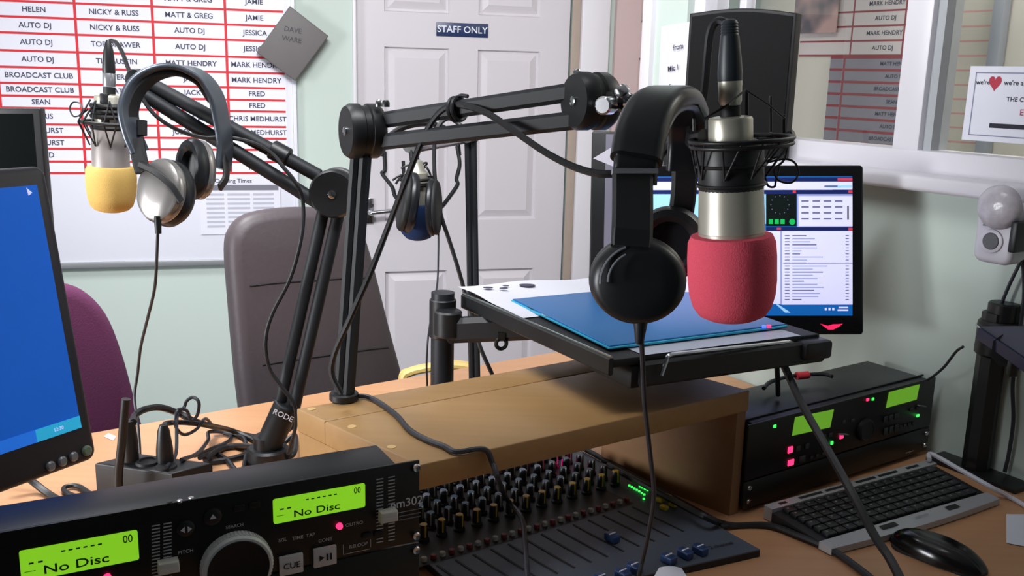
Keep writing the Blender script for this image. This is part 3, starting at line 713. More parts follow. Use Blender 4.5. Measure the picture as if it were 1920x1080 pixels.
# ================================================================== KEYBOARD
kz = .753
K = [OZ(1563, 1027, kz), OZ(1872, 935, kz), OZ(1742, 864, kz+.008), OZ(1433, 950, kz+.008)]    # FL FR BR BL
kc = (K[0]+K[2])/2
t = thing('keyboard', 'black keyboard with silver palm edge in front of the twin player', 'keyboard', Vector((kc.x, kc.y, DZ)))
ku = (K[1]-K[0]); kv = (K[3]-K[0])
def KP(s, u, h=0.): return (K[0]*(1-s)+K[1]*s)*(1-u)+(K[3]*(1-s)+K[2]*s)*u+Z*h
KS = mat('keyboard_silver', (176, 176, 180), .4, .3)
def kblock(s0, s1, u0, u1, top, m, bow=0., bot=None):
    b = MB(); n = 14; up = []; 
    for i in range(n+1):
        s = s0+(s1-s0)*i/n; up.append((s, u0-bow*math.sin(math.pi*i/n)))
    for i in range(n, -1, -1): up.append((s0+(s1-s0)*i/n, u1))
    v = [KP(s, u, top) for s, u in up]; lo = [Vector((p.x, p.y, DZ+.002)) for p in v]; N = len(v)
    b.add(v+lo, [list(range(N)), list(range(2*N-1, N-1, -1))]+[[i, N+i, N+(i+1) % N, (i+1) % N] for i in range(N)], m); return b
kblock(.0, 1, .17, .88, -.003, BLACK2).build('key_tray', t)
kblock(-.01, 1.01, -.0, .17, -.001, KS, .05).build('palm_edge', t, 'silver front strip')
b = kblock(.0, 1., .88, 1.0, .003, KS, 0)
for (s0, s1) in ((.06, .10), (.17, .30), (.32, .47), (.5, .62), (.64, .76), (.82, .9)):
    p = [KP(s0, .92, .0034), KP(s1, .92, .0034), KP(s1, .965, .0034), KP(s0, .965, .0034)]; b.quad(p, BLACK2)
b.build('media_strip', t, 'silver strip with dark media buttons')
b = MB()
for (s0, s1) in ((.30, .39), (.70, .77)):
    p = [KP(s0, .05, .0006), KP(s1, .05, .0006), KP(s1, .12, .0006), KP(s0, .12, .0006)]; b.quad(p, BLACK2)
M = frame(KP(.54, .085, .0008), ku, kv, None); b.text('multimedia', .007, M, GREYTXT)
b.build('edge_badge', t)
kp = None; KEYM = mat('key_black', (28, 29, 33), .45); rows = 6; cols = 16
kx = ku.length/cols*.90*.94; ky = kv.length*.70/rows*.84
b = MB(); b.prism(rrect(kx, ky, .0016, 2), .006, KEYM, None, 0, .0012); b.rect(-kx*.25, ky*.05, -kx*.05, ky*.25, GREYTXT, None, .0062); kproto = b.build('key', t, local=Matrix.Identity(4))
krot = frame(Vector((0, 0, 0)), ku, kv, None).to_euler(); first_ = True
for r in range(rows):
    for c in range(cols):
        o = kproto if first_ else kproto.copy()
        if not first_: COL.objects.link(o)
        first_ = False
        p = KP(.045+.91*(c+.5)/cols, .19+.68*(r+.5)/rows, -.0032); o.parent = t; o.location = p-ORG[t.name]; o.rotation_euler = krot
# ------------------------------------------------------------------ mouse
mc = OZ(1757, 1046, DZ); t = thing('computer_mouse', 'glossy black computer mouse on the desk below the keyboard', 'mouse', Vector((mc.x, mc.y, DZ)))
mx_ = (OZ(1850, 1078, DZ)-OZ(1668, 1010, DZ)); ml = mx_.length; ma = mx_.normalized()
def mousebody(z0, z1, sc, m):
    b = MB(); n = 28; prof = []; v = []; f = []; rings = 8
    Mm = frame(Vector((mc.x, mc.y, DZ)), ma, None, Z)
    for j in range(rings+1):
        ph = j/rings*math.pi/2; r = math.cos(ph); h = math.sin(ph)
        for k in range(n):
            a = 2*math.pi*k/n; x = ml/2*math.cos(a)*(r**.55); y = .031*math.sin(a)*(r**.6)*(1+.1*math.cos(a))
            hh = .029*h*(1-.28*(math.cos(a)*r)**2-.12*math.cos(a)*r)
            v.append(Mm @ Vector((x*sc, y*sc, z0+hh)))
    for j in range(rings):
        for k in range(n): f.append([j*n+k, j*n+(k+1) % n, (j+1)*n+(k+1) % n, (j+1)*n+k])
    f.append(list(range(n))[::-1]); f.append([rings*n+k for k in range(n)])
    b.add(v, f, m); return b
mousebody(.003, 0, 1, GLOSSB).build('mouse_body', t, angle=60)
b = MB(); b.prism([(x*.96, y*.96) for x, y in rrect(ml*.96, .058, .026)], .004, BLACK2, frame(Vector((mc.x, mc.y, DZ)), ma, None, Z)); b.build('mouse_base', t)
b = MB(); Mm = frame(Vector((mc.x, mc.y, DZ)), ma, None, Z); b.lathe(Mm @ Vector((ml*.26, -.004, .022)), Mm.to_3x3() @ Vector((0, 1, 0)), [(.006, 0), (.0075, .002), (.0075, .006), (.006, .008)], BLACK, 16); b.build('scroll_wheel', t)
# ------------------------------------------------------------------ papers on the desk
q4 = [OZ(1887, 1018, DZ+.001), OZ(1925, 1026, DZ+.001), OZ(1935, 965, DZ+.001), OZ(1887, 964, DZ+.001)]
sheet('paper_scrap', q4, 4, 4, lambda s, t: Z*(.0008*s), PAPER, 'small white paper slip on the bare desk beside the mouse', 'paper')
q4 = [OZ(1215, 1100, MZ+.020), OZ(1300, 1100, MZ+.020), OZ(1278, 1066, MZ+.016), OZ(1236, 1064, MZ+.016)]
sheet('paper_slip', q4, 5, 5, lambda s, t: Z*(.003*math.sin(s*3)), PAPER, 'crumpled white paper slip lying on the mixer faders', 'paper')
# ================================================================== LAPTOP STAND
TZ = 1.03
T0 = OZ(1150, 690, TZ-.012); T1 = OZ(1535, 640, TZ-.012); T3 = OZ(872, 566, TZ-.012)
tu = (T1-T0).normalized(); tv = (T3-T0).normalized(); tl_ = (T1-T0).length; td = (T3-T0).length
T2 = T1+tv*td
pol = OY(830, 600, 1.63); t = thing('laptop_stand', 'black pole-mounted tray holding the blue laptop over the shelf', 'stand', Vector((pol.x, pol.y, DZ)))
b = MB(); b.cyl((pol.x, pol.y, DZ), (pol.x, pol.y, DZ+.012), .05, BLACK2, bev=.002)
b.cyl((pol.x, pol.y, DZ+.01), (pol.x, pol.y, OY(830, 548, 1.63).z), .0205, STEELB, n=28); b.build('pole', t)
zc0 = OY(830, 632, 1.63).z; zc1 = OY(830, 560, 1.63).z
b = MB(); b.cyl((pol.x, pol.y, zc0), (pol.x, pol.y, zc1), .0235, BLACK, bev=.002)
b.cyl((pol.x+.012, pol.y-.035, zc0+.012), (pol.x+.012, pol.y-.035, zc1-.012), .024, BLACK, bev=.003)
b.box((pol.x+.006, pol.y-.018, (zc0+zc1)/2), (.03, .04, .035), BLACK); b.build('collar', t)
arm0 = Vector((pol.x+.012, pol.y-.035, zc0+.022)); arm1 = T0+tu*.10+tv*td*.62-Z*.012
b = MB(); b.ribbon([arm0, arm0*.5+arm1*.5, arm1], Z, .044, .028, BLACK, smooth=False); b.build('arm', t)
hk = OY(940, 640, 1.56)
b = MB(); b.torus(hk+Z*-.004, Vector((.3, -1, 0)), .009, .0035, BLACK, 20, 8); b.box((hk.x, hk.y, hk.z+.010), (.012, .008, .012), BLACK); b.build('cable_hook', t)
def tq(a0, b0, a1, b1): return [T0+tu*a0+tv*b0, T0+tu*a1+tv*b0, T0+tu*a1+tv*b1, T0+tu*a0+tv*b1]
slab(tq(0, .0, tl_, td), T0.z, T0.z+.012, BLACK2, .002).build('tray', t)
b = MB(); p0_ = T0+tu*-.004-Z*.0; p1_ = T3+tu*-.004
b.ribbon([p0_+Z*.002, p1_+Z*.002], Z, .026, .008, BLACK, smooth=False); b.tube([p0_+Z*.0158, p1_+Z*.0158], .0022, CHROME, 8, 0); b.build('side_rail', t, 'black side rail with highlight line modelled on top')  # chrome tube draws the highlight line along the rail
b = MB(); fo = -tv*.008
b.ribbon([T0+tu*.04+fo-Z*.012, T1+fo-Z*.012], Z, .036, .012, BLACK, smooth=False)
b.box((0, 0, 0), (.055, .03, .030), BLACK, frame(T1+fo-tu*.02-Z*.008, tu, tv, None), .006); b.build('front_bar', t)
wp = [OP(x, y, T0+fo*3.5, tv) for x, y in ((1240, 704), (1253, 668), (1262, 664), (1480, 641), (1490, 646), (1478, 680))]
b = MB(); b.tube([wp[0], wp[1]*.8+wp[0]*.2, wp[1], wp[2], wp[2]*.9+wp[3]*.1, wp[3]*.9+wp[2]*.1, wp[3], wp[4], wp[4]*.8+wp[5]*.2, wp[5]], .0032, CHROME, 8, 3); b.build('wire_stop', t, 'bent chrome wire across the front')
b = MB(); c = T0+tu*.13+tv*.05-Z*.018; b.box((0, 0, 0), (.20, .10, .034), BLACK2, frame(c, tu, tv, None), .004); b.build('under_bracket', t)
# papers on tray
q4 = [OZ(880, 572, TZ), OZ(975, 640, TZ), OZ(1120, 515, TZ), OZ(850, 530, TZ)]
TZt = T0.z+.0125
def pap(s, t_): return Z*(.004+.010*(1-s)*t_)
pA = T0+tv*td*.52+tu*.003; pts = [Vector((p.x, p.y, TZt)) for p in (T0+tu*.004+tv*td*.57, T0+tu*tl_*.82+tv*td*.57, T0+tu*tl_*.80+tv*td*1.06, T0-tu*.004+tv*td*1.05)]
PAPER2 = mat('greyish_paper', (206, 206, 216), .8, var=.05, scale=14)
def pap(s, t_): return Z*(.003+.009*(1-s)*t_+.0022*math.sin(s*9+t_*4)+.0016*math.sin(t_*11-s*3)+.0022)*(.2+.8*t_)
def marks(b):
    for (u_, v_, s) in ((.10, .86, .006), (.16, .80, .005), (.20, .88, .004), (.30, .84, .010)):
        c = T0+tu*tl_*u_+tv*td*(.5+.55*v_)
        b.lathe(Vector((c.x, c.y, TZt+.0125)), Z, [(s, 0), (s, .0008)], INK, 10, 1.5)
sheet('paper_sheet', pts, 18, 14, pap, PAPER2, 'white printed sheet on the tray behind the blue laptop', 'paper', marks)
pts = [Vector((p.x, p.y, TZt)) for p in (T0+tu*.05+tv*.0, T0+tu*tl_*.9+tv*.0, T0+tu*tl_*.9+tv*.12, T0+tu*.05+tv*.12)]
sheet('silver_sheet', pts, 6, 4, lambda s, t_: Z*.0006, mat('greyish_sheet', (176, 178, 192), .5), 'grey sheet under the front of the blue laptop', 'paper')
# ------------------------------------------------------------------ laptop
LZ = TZ+.009
L0 = OZ(1143, 648, LZ); L1 = OZ(1474, 607, LZ); L3 = OZ(961, 560, LZ)
lu = (L1-L0).normalized(); lv_ = (L3-L0); lv_ = lv_.normalized(); ll = (L1-L0).length; ld = (L3-L0).length
L2 = L1+lv_*ld
t = thing('laptop', 'closed laptop with glossy blue lid on the black tray', 'laptop', Vector(((L0.x+L2.x)/2, (L0.y+L2.y)/2, TZt)))
LB = mat('laptop_blue', (14, 96, 156), .32, .1, var=.05, scale=5, spec=.3); LC = mat('laptop_cyan_edge', (64, 178, 216), .25, .4)
def lq(ins): return [L0+lu*ins+lv_*ins, L1-lu*ins+lv_*ins, L2-lu*ins-lv_*ins, L3+lu*ins-lv_*ins]
slab(lq(.004), TZt+.0025, LZ-.0085, BLACK, .002).build('base', t)
slab(lq(.0), LZ-.007, LZ, LB, .002).build('lid', t)
b = MB(); cor = lq(-.0006)
b.tube([cor[1]-Z*.004, cor[0]-Z*.004, cor[3]-Z*.004], .0020, LC, 8, 0); b.build('lid_edge', t, 'bright cyan lid edge')
b = MB()
for u_ in (.06, .94):
    for v_ in (.06, .94): p = L0+lu*ll*u_+lv_*ld*v_; b = MB(); b.cyl((p.x, p.y, TZt), (p.x, p.y, TZt+.0035), .008, BLACK2, n=12); b.build('rubber_foot', t)
b = MB()
for k, m_ in ((0, mat('blue_led', (60, 90, 255), .3, emit=2.5)), (1, REDLED)):
    p = L0+lu*(ll*.86+.010*k)-lv_*.001; b.box((p.x, p.y, TZt+.008), (.006, .004, .004), m_)
b.build('status_light', t, 'tiny lit blue and red status lights')
b = MB(); p = L0+lv_*ld*.62; b.box((0, 0, 0), (.006, .022, .004), CHROME, frame(Vector((p.x, p.y, TZt+.0055))+lu*.002, lu, lv_, None)); b.build('side_port', t, 'metal side port'); b = MB(); p = L0+lv_*ld*.78; b.box((0, 0, 0), (.006, .02, .004), BLACK2, frame(Vector((p.x, p.y, TZt+.0055))+lu*.002, lu, lv_, None)); b.build('side_port', t)
# ================================================================== MONITORS
def monitor(nm, lab, tl, tr_, br, bl, d_tl, d_tr, d_br, d_bl, bez, thick, neck=None, m=BLACK, screen=None, parts=None):
    P = [U(*bl, d_bl), U(*br, d_br), U(*tr_, d_tr), U(*tl, d_tl)]
    x = ((P[1]-P[0])+(P[2]-P[3])).normalized(); y = ((P[3]-P[0])+(P[2]-P[1])); y = (y-x*y.dot(x)).normalized(); z = x.cross(y)
    c = sum(P, Vector())/4; w = ((P[1]-P[0]).length+(P[2]-P[3]).length)/2; h = ((P[3]-P[0]).length+(P[2]-P[1]).length)/2
    return P, frame(c, x, y, z), w, h
# --- far right screen (4:3) behind the red microphone
dM = 1.72
P, MM, w, h = monitor('', '', (1205, 306), (1621, 314), (1617, 623), (1205, 632), dM, dM, dM, dM, .02, .03)
base = Vector((MM @ Vector((-.03, 0, -.06)))); base.z = DZ
t = thing('computer_monitor', 'black monitor showing program windows behind the red microphone', 'monitor', base)
bz = (.034, .042, .030, .022)   # left, bottom, right, top... tuned below
sx0, sx1, sy0, sy1 = -w/2+.018, w/2-.020, -h/2+.034, h/2-.020
b = MB(); b.prism(rrect(w, h, .006, 4), .012, GLOSSB, MM, -.012, .003); b.build('bezel', t)
b = MB(); b.prism(rrect(w*.86, h*.8, .02, 4), .03, BLACK, MM, -.042, .008); b.build('rear_casing', t)
SW = mat('screen_white', (208, 208, 246), .4, emit=.75, var=.02); SL = mat('screen_lilac', (150, 158, 210), .4, emit=.6); SB = mat('screen_blue', (14, 96, 176), .4, emit=.6, var=.2, scale=6); SN = mat('screen_navy', (20, 34, 90), .4, emit=.5); SK = mat('screen_black', (8, 20, 18), .4, emit=.3); SG = mat('screen_green', (20, 170, 80), .4, emit=.8); SR = mat('screen_red', (200, 60, 80), .4, emit=.6); ST = mat('screen_text', (110, 110, 150), .4, emit=.3); SP = mat('screen_pale_blue', (150, 200, 240), .4, emit=.7)
b = MB(); b.rect(sx0, sy0, sx1, sy1, SB, MM, .0006); sw_, sh_ = sx1-sx0, sy1-sy0
def S(px, py):
    p = MM.inverted() @ OP(px, py, MM @ Vector((0, 0, 0)), MM.to_3x3().col[2]); return p.x, p.y
def SRc(px0, py0, px1, py1, m, lv): 
    x0, y1 = S(px0, py0); x1, y0 = S(px1, py1); b.rect(max(x0, sx0), max(y0, sy0), min(x1, sx1), min(y1, sy1), m, MM, .0006+.0002*lv)
SRc(1200, 333, 1604, 341, SN, 1); SRc(1200, 341, 1604, 356, SW, 2); SRc(1548, 347, 1597, 352, SP, 3); SRc(1545, 348, 1570, 351, ST, 4)
SRc(1200, 356, 1604, 364, SN, 2); SRc(1200, 364, 1436, 420, SP, 2)
SRc(1436, 364, 1493, 424, SK, 3); SRc(1494, 364, 1602, 426, SL, 2); SRc(1497, 368, 1599, 424, SW, 3)
for i in range(4):
    for j in range(4):
        x = 1502+i*21; y = 376+j*11; SRc(x, y, x+14, y+2.5, ST, 4)
SRc(1588, 386, 1591, 412, INK, 4)
for i in range(12):
    a = i/12*2*math.pi; x = 1462+17*math.cos(a); y = 384+17*math.sin(a); SRc(x-.9, y-.9, x+.9, y+.9, ST, 4)
for k in range(3): SRc(1441+k*11, 411, 1449+k*11, 420, SG, 4)
x, y = S(1485, 416); b.add([(x+.0055*math.cos(a*.3), y+.0055*math.sin(a*.3), .0016) for a in range(21)], [list(range(21))], SG, MM)
SRc(1436, 426, 1604, 433, SN, 3); SRc(1590, 427, 1600, 432, SR, 4); SRc(1456, 427, 1464, 431, SR, 4); SRc(1486, 357, 1492, 362, SR, 4); SRc(1590, 357, 1600, 362, SR, 4); SRc(1570, 334, 1602, 339, SR, 4)
SRc(1200, 433, 1463, 570, SW, 2); SRc(1466, 433, 1602, 571, SW, 2); SRc(1463, 433, 1466, 571, SL, 3)
random.seed(3)
for k in range(22):
    y = 441+k*5.7
    SRc(1471, y, 1480, y+1.6, ST, 4); SRc(1485, y, 1485+random.uniform(14, 66), y+1.8, SL if k % 3 else ST, 4); SRc(1585, y, 1591, y+1.5, ST, 4)
SRc(1468, 493, 1600, 494, ST, 4)
for k in range(3): SRc(1546+k*7, 577, 1550+k*7, 582, SW, 3)
SRc(1572, 575, 1590, 578, SW, 3); SRc(1570, 580, 1590, 583, SW, 3)
x0, y0 = S(1455, 571); x1, y1 = S(1482, 586); b.add([(x0, y0, .0012), (x0+.004, y0, .0012), (x1, y1, .0012), (x1-.01, y1, .0012)], [[0, 1, 2, 3]], SP, MM)
b.build('screen', t, 'lit screen with white windows and a green clock')
EY = mat('glowing_red_emblem', (255, 30, 80), .4, emit=1.6)
pp = [S(x, y) for x, y in ((1538, 607), (1552, 611), (1562, 608), (1570, 608), (1580, 607), (1572, 613), (1562, 618), (1553, 618), (1546, 613))]
b = MB(); b.add([(x, y, .0004) for x, y in pp], [list(range(len(pp)))], EY, MM); b.build('emblem', t, 'red glowing swoosh emblem')
b = MB(); nx, ny = S(1298, 560); n0 = MM @ Vector((nx, -h/2+.10, -.045)); n1 = Vector((n0.x, n0.y+.03, DZ+.008))
b.box((0, 0, 0), (.09, .09, .012), BLACK, MM @ Matrix.Translation((nx, -h/2+.10, -.045)), .003); b.cyl(n1, n0+Vector((0, .015, 0)), .014, BLACK); b.cyl(n1-Z*.008, n1+Z*.004, .045, BLACK, bev=.002); b.build('neck', t)
# --- screen mostly hidden behind the black headphones
d2 = 1.96
P, M2, w2, h2 = monitor('', '', (1114, 244), (1262, 250), (1258, 560), (1101, 560), d2, d2, d2, d2, 0, 0)
base = M2 @ Vector((0, 0, -.06)); base.z = DZ
t = thing('computer_monitor', 'dark-framed screen mostly hidden behind the black headphones', 'monitor', base)
b = MB(); b.prism(rrect(w2, h2, .004, 3), .012, BLACK, M2, -.012, .002); b.prism(rrect(w2*.85, h2*.8, .01, 3), .03, BLACK, M2, -.042, .004); b.build('bezel', t)
b = MB(); b.rect(-w2/2+.028, -h2/2+.03, w2/2-.02, h2/2-.006, mat('dim_screen', (110, 108, 122), .4, emit=.25), M2, .0006)
x0, y0 = (M2.inverted() @ OP(1112, 297, M2 @ Vector((0, 0, 0)), M2.to_3x3().col[2])).xy; x1, y1 = (M2.inverted() @ OP(1160, 268, M2 @ Vector((0, 0, 0)), M2.to_3x3().col[2])).xy
b.add([(x0, y0, .001), (x1, y0-.02, .001), (x1, y1, .001)], [[0, 1, 2]], mat('screen_grey_arrow', (176, 172, 184), .4, emit=.35), M2); b.build('screen', t, 'dim grey screen with a pale arrow')
b = MB(); n0 = M2 @ Vector((0, -h2/2+.05, -.045)); b.cyl((n0.x, n0.y+.01, DZ+.005), (n0.x, n0.y+.01, n0.z), .016, BLACK); b.cyl((n0.x, n0.y+.01, DZ), (n0.x, n0.y+.01, DZ+.01), .08, BLACK, bev=.002); b.build('neck', t)
# --- near blue screen, left
P3 = U(184, 858, 1.12); TRp = OY(97, 309, P3.y+.035)
ang = 60; x = yaw(ang); 
yv = (TRp-P3); yv = (yv-x*yv.dot(x)).normalized(); zv = x.cross(yv); hL = (TRp-P3).dot(yv)
if zv.y > 0: zv = -zv
wL = .40
O3 = P3-x*wL/2+yv*hL/2
M3 = frame(O3, x, yv, x.cross(yv))
sg = 1.
base = M3 @ Vector((-.03, 0, -.08)); base.z = DZ
t = thing('computer_monitor', 'near monitor with plain bright blue desktop screen', 'monitor', base)
b = MB(); b.prism(rrect(wL, hL, .012, 5), .03, mat('monitor_charcoal', (40, 38, 48), .4), M3, -.03, .006); b.build('bezel', t)
b = MB(); b.prism(rrect(wL*.8, hL*.75, .03, 4), .04, BLACK, M3, -.068, .008); b.build('rear_casing', t)
def S3(px, py):
    p = M3.inverted() @ OP(px, py, O3, M3.to_3x3().col[2]); return p.x, p.y
xr, yt = S3(74, 346); xr2, yb = S3(147, 803); xr = (xr+xr2)/2
DB_ = mat('desktop_blue', (10, 88, 190), .4, emit=.62, var=.03)
b = MB(); xl = -wL/2+.02; b.rect(xl, yb, xr, yt, DB_, M3, .0006)
b.rect(xl, yb, xr, yb+.014, mat('taskbar_blue', (30, 110, 220), .4, emit=.7), M3, .0010); b.rect(xr-.055, yb, xr, yb+.014, mat('tray_cyan', (40, 170, 215), .4, emit=.7), M3, .0013)
b.text('12:30', .0055, M3, SW, xr-.028, yb+.007, .0017); cx_, cy_ = S3(48, 352); b.add([(cx_, cy_, .0012), (cx_+.006, cy_-.006, .0012), (cx_+.001, cy_-.009, .0012)], [[0, 1, 2]], SW, M3)
b.build('screen', t, 'lit plain blue screen')
for (px, py, r) in ((162, 845, .0061), (137, 856, .0056), (116, 865, .0056), (94, 874, .0056)):
    xx, yy = S3(px, py); b = MB(); b.lathe(M3 @ Vector((xx, yy, 0)), M3.to_3x3().col[2], [(r, 0), (r, .002), (r*.7, .0035)], SILVER if r < .006 else mat('power_button_green', (120, 140, 120), .4), 16); b.build('menu_button' if r < .006 else 'power_button', t)
b = MB(); n0 = M3 @ Vector((-.03, -hL/2+.10, -.075)); b.cyl((n0.x, n0.y, DZ+.005), (n0.x, n0.y, n0.z+.03), .02, BLACK); b.cyl((n0.x, n0.y, DZ), (n0.x, n0.y, DZ+.012), .10, BLACK, bev=.003); b.build('neck', t)
# --- small dark screen behind it
d4 = 1.75
P, M4, w4, h4 = monitor('', '', (-70, 206), (82, 206), (88, 306), (-70, 306), d4, d4, d4, d4, 0, 0)
P4b = U(88, 420, d4); h4 = .24; 
M4 = frame(M4 @ Vector((0, -.07, 0)), M4.to_3x3().col[0], Z, None)
base = M4 @ Vector((0, 0, -.05)); base.z = DZ
t = thing('dark_screen', 'black-framed dark screen standing behind the near blue monitor', 'monitor', base)
b = MB(); b.prism(rrect(w4, h4, .003, 3), .02, BLACK, M4, -.02, .002); b.build('bezel', t)
b = MB(); b.rect(-w4/2+.012, -h4/2+.012, w4/2-.014, h4/2-.010, mat('off_screen', (10, 14, 14), .15), M4, .0006); b.build('screen', t)
b = MB(); n0 = M4 @ Vector((0, -h4/2+.03, -.03)); b.cyl((n0.x, n0.y, DZ+.005), (n0.x, n0.y, n0.z), .015, BLACK); b.cyl((n0.x, n0.y, DZ), (n0.x, n0.y, DZ+.01), .07, BLACK, bev=.002); b.build('neck', t)
# ================================================================== LOUDSPEAKER on the sill
sp = V(1384, 300, .02); 
spc = WO+WB*V(1384, 200, .045)[0]+WN*.045+Z*1.38; syz = zst
d_ = (spc-CAM).dot(FWD); 
sdir = yaw(-27); sback = Z.cross(sdir)
ctr = U(1384, 200, d_); wS = 192*d_/F/.98; hT = OY(1384, 17, ctr.y).z
wB = wS*1.0
n = 14; outl = [(-wS/2, 0), (wS/2, 0)]
hS = hT-syz; arc = .010
for k in range(n+1):
    s = k/n; outl.append((wS/2-wS*s, hS-arc+arc*math.sin(math.pi*s)))
MSp = frame(Vector((ctr.x, ctr.y, syz)), sdir, Z, None)
t = thing('loudspeaker', 'black loudspeaker with arched top standing on the window sill', 'loudspeaker', Vector((ctr.x, ctr.y+.02, syz)))
b = MB(); b.prism(outl, .055, mat('speaker_black', (11, 12, 15), .55, var=.1), MSp, -.0275, .004); b.build('cabinet', t)
b = MB(); q = [(p*.94, .008+r*.95) for p, r in outl]; b.prism(q, .004, mat('speaker_cloth', (7, 8, 10), .95, var=.2, scale=500, bump=.3), MSp, .028, .001); b.build('grille', t)
# ------------------------------------------------------------------ wall beacon
bc = V(1868, 440); t = thing('wall_beacon', 'white wall unit with clear dome and round grey sensor', 'wall unit', WO+WB*bc[0]+Z*(bc[1]-.05))
WP = mat('white_plastic', (206, 202, 212), .4, var=.02); 
x0, zb_ = V(1838, 470, .075); x1 = V(1912, 470, .075)[0]; ztp = V(1868, 352, .075)[1]; zb_ = V(1868, 492, .075)[1]; zm = V(1868, 415, .075)[1]
b = MB(); b.prism(rrect(x1-x0, ztp-.02-zb_, .016, 5, (x0+x1)/2, (ztp-.02+zb_)/2), .045, WP, MVs, .053, .008); b.build('housing', t)
b = MB(); b.box(((x0+x1)/2, (ztp+zb_)/2-.03, .026), (.05, .05, .053), WP, MVs, .003); b.build('wall_plug', t)
b = MB(); cxx, czz = (x0+x1)/2+.004, V(1874, 388, .095)[1]
b.lathe(MVs @ Vector((cxx, czz, .095)), WN, [(.036, 0), (.036, .008), (.031, .016), (.020, .022), (.004, .024)], mat('clear_dome', (196, 190, 198), .22, var=.30, scale=70, bump=.6), 28)
for k in range(7):
    a = k*.9; p = MVs @ Vector((cxx+.017*math.cos(a), czz+.016*math.sin(a), .112)); b.lathe(p, WN, [(.006, 0), (.005, .003), (.001, .004)], WHITE, 10)
b.build('dome', t, 'clear faceted dome')
sx_, sz_ = V(1860, 452, .098); b = MB(); b.lathe(MVs @ Vector((sx_, sz_, .097)), WN, [(.020, 0), (.019, .004), (.016, .005)], WP, 24); b.lathe(MVs @ Vector((sx_, sz_, .1015)), WN, [(.0145, 0), (.013, .002)], mat('sensor_grey', (92, 92, 98), .6, var=.2, scale=500), 24); b.build('sensor', t, 'round grey sensor')
b = MB(); b.box((V(1862, 424, .098)[0], V(1862, 424, .098)[1], .0985), (.034, .003, .001), GREYTXT, MVs); b.build('printed_mark', t)
b = MB(); b.box((x1+.006, (zb_+ztp)/2-.01, .075), (.012, .05, .075), BLACK, MVs, .003); b.build('side_plug', t, 'black plug at the side')
# ------------------------------------------------------------------ monitor arm at the right edge
sb = OZ(1828, 885, DZ); py_ = sb.y; 
t = thing('tray_arm', 'black pole with a dark tray standing by the wall behind the keyboard', 'stand', Vector((sb.x, sb.y, DZ)))
b = MB(); ctr = OZ(1845, 884, DZ); b.box((0, 0, .004), (.17, .08, .008), BLACK, frame(Vector((ctr.x, ctr.y, DZ))+WN*.008, WB, None, Z), .002); b.build('base_plate', t)
zp = OY(1845, 585, py_).z; b = MB(); b.ribbon([Vector((sb.x, sb.y, DZ+.006)), Vector((sb.x, sb.y, zp))], Vector((1, 0, 0)), .044, .040, BLACK, smooth=False); b.build('pole', t)
z0 = OY(1845, 665, py_).z; z1 = OY(1845, 600, py_).z
b = MB(); b.cyl((sb.x+.006, sb.y, z0), (sb.x+.006, sb.y, z1), .034, BLACK, bev=.004); b.cyl((sb.x+.01, sb.y, z1-.002), (sb.x+.01, sb.y, OY(1845, 566, py_).z), .025, BLACK, bev=.003); b.torus((sb.x+.006, sb.y, z1-.012), Z, .0345, .0022, CHROME, 32, 6); b.build('collar', t)
a0 = Vector((sb.x+.018, sb.y-.012, (z0+z1)/2+.0)); 
tz = OY(1860, 640, py_).z
q = [U(1838, 612, 1.575), U(1985, 712, 1.40), U(2070, 622, 1.36), U(1925, 611, 1.52)]
b = MB(); lo = [p-Z*.022 for p in q]; b.add(q+lo, [[0, 1, 2, 3], [7, 6, 5, 4], [0, 4, 5, 1], [1, 5, 6, 2], [2, 6, 7, 3], [3, 7, 4, 0]], mat('tray_charcoal', (58, 60, 66), .4, .2)); b.build('tray', t)
b = MB(); b.ribbon([a0, q[0].lerp(q[1], .25)+(q[3]-q[0])*.2-Z*.02], Z, .05, .04, BLACK, smooth=False); b.build('tray_bracket', t)
b = MB(); b.box((0, 0, 0), (.014, .014, .034), BLACK, Matrix.Translation(q[0].lerp(q[1], .42)+(q[3]-q[0])*.1-Z*.030), .003); b.build('cable_clip', t)
b = MB(); m0 = (q[0]+q[1])/2; b.ribbon([q[0]+Z*-.011+WN*.003, q[1]+Z*-.011+WN*.003], Z, .020, .004, mat('dark_blue_edge', (30, 36, 66), .3), smooth=False); b.build('tray_edge', t, 'dark blue edge of the tray')
# ================================================================== CHAIRS
def chair_back(t, outline, p0, n, thick, m, bev, pname='backrest', seams=(), lean=0.):
    xx = Z.cross(n).normalized(); M = frame(p0, xx, None, n) if lean == 0 else frame(p0, xx, Z, None)
    M = frame(p0, xx, n.cross(xx), n)
    pts = []
    for (px, py) in outline:
        p = M.inverted() @ OP(px, py, p0, n); pts.append((p.x, p.y))
    dense = [(p.x, p.y) for p in crom([Vector((a, b_, 0)) for a, b_ in pts], 4)]
    a = 0
    for i in range(len(dense)): j = (i+1) % len(dense); a += dense[i][0]*dense[j][1]-dense[j][0]*dense[i][1]
    if a < 0: dense = dense[::-1]
    b = MB(); b.prism(dense, thick, m, M, -thick, bev); o = b.build(pname, t, angle=50)
    for sm in seams:
        sp_ = [M.inverted() @ OP(px, py, p0, n) for px, py in sm]
        b = MB(); b.tube([M @ Vector((p.x, p.y, .0012)) for p in sp_], .0022, SEAM, 6); b.build('seam', o)
    return M, o
SEAM = mat('seam_dark', (30, 27, 31), .7)
GL = mat('grey_leather', (74, 66, 70), .5, var=.08, bump=.25, scale=90)
cp = U(590, 640, 2.25); n = (yaw(-57)+Z*.12).normalized()
t = thing('office_chair', 'grey leather office chair behind the desk by the door', 'chair', Vector((cp.x-.15, cp.y+.25, 0)))
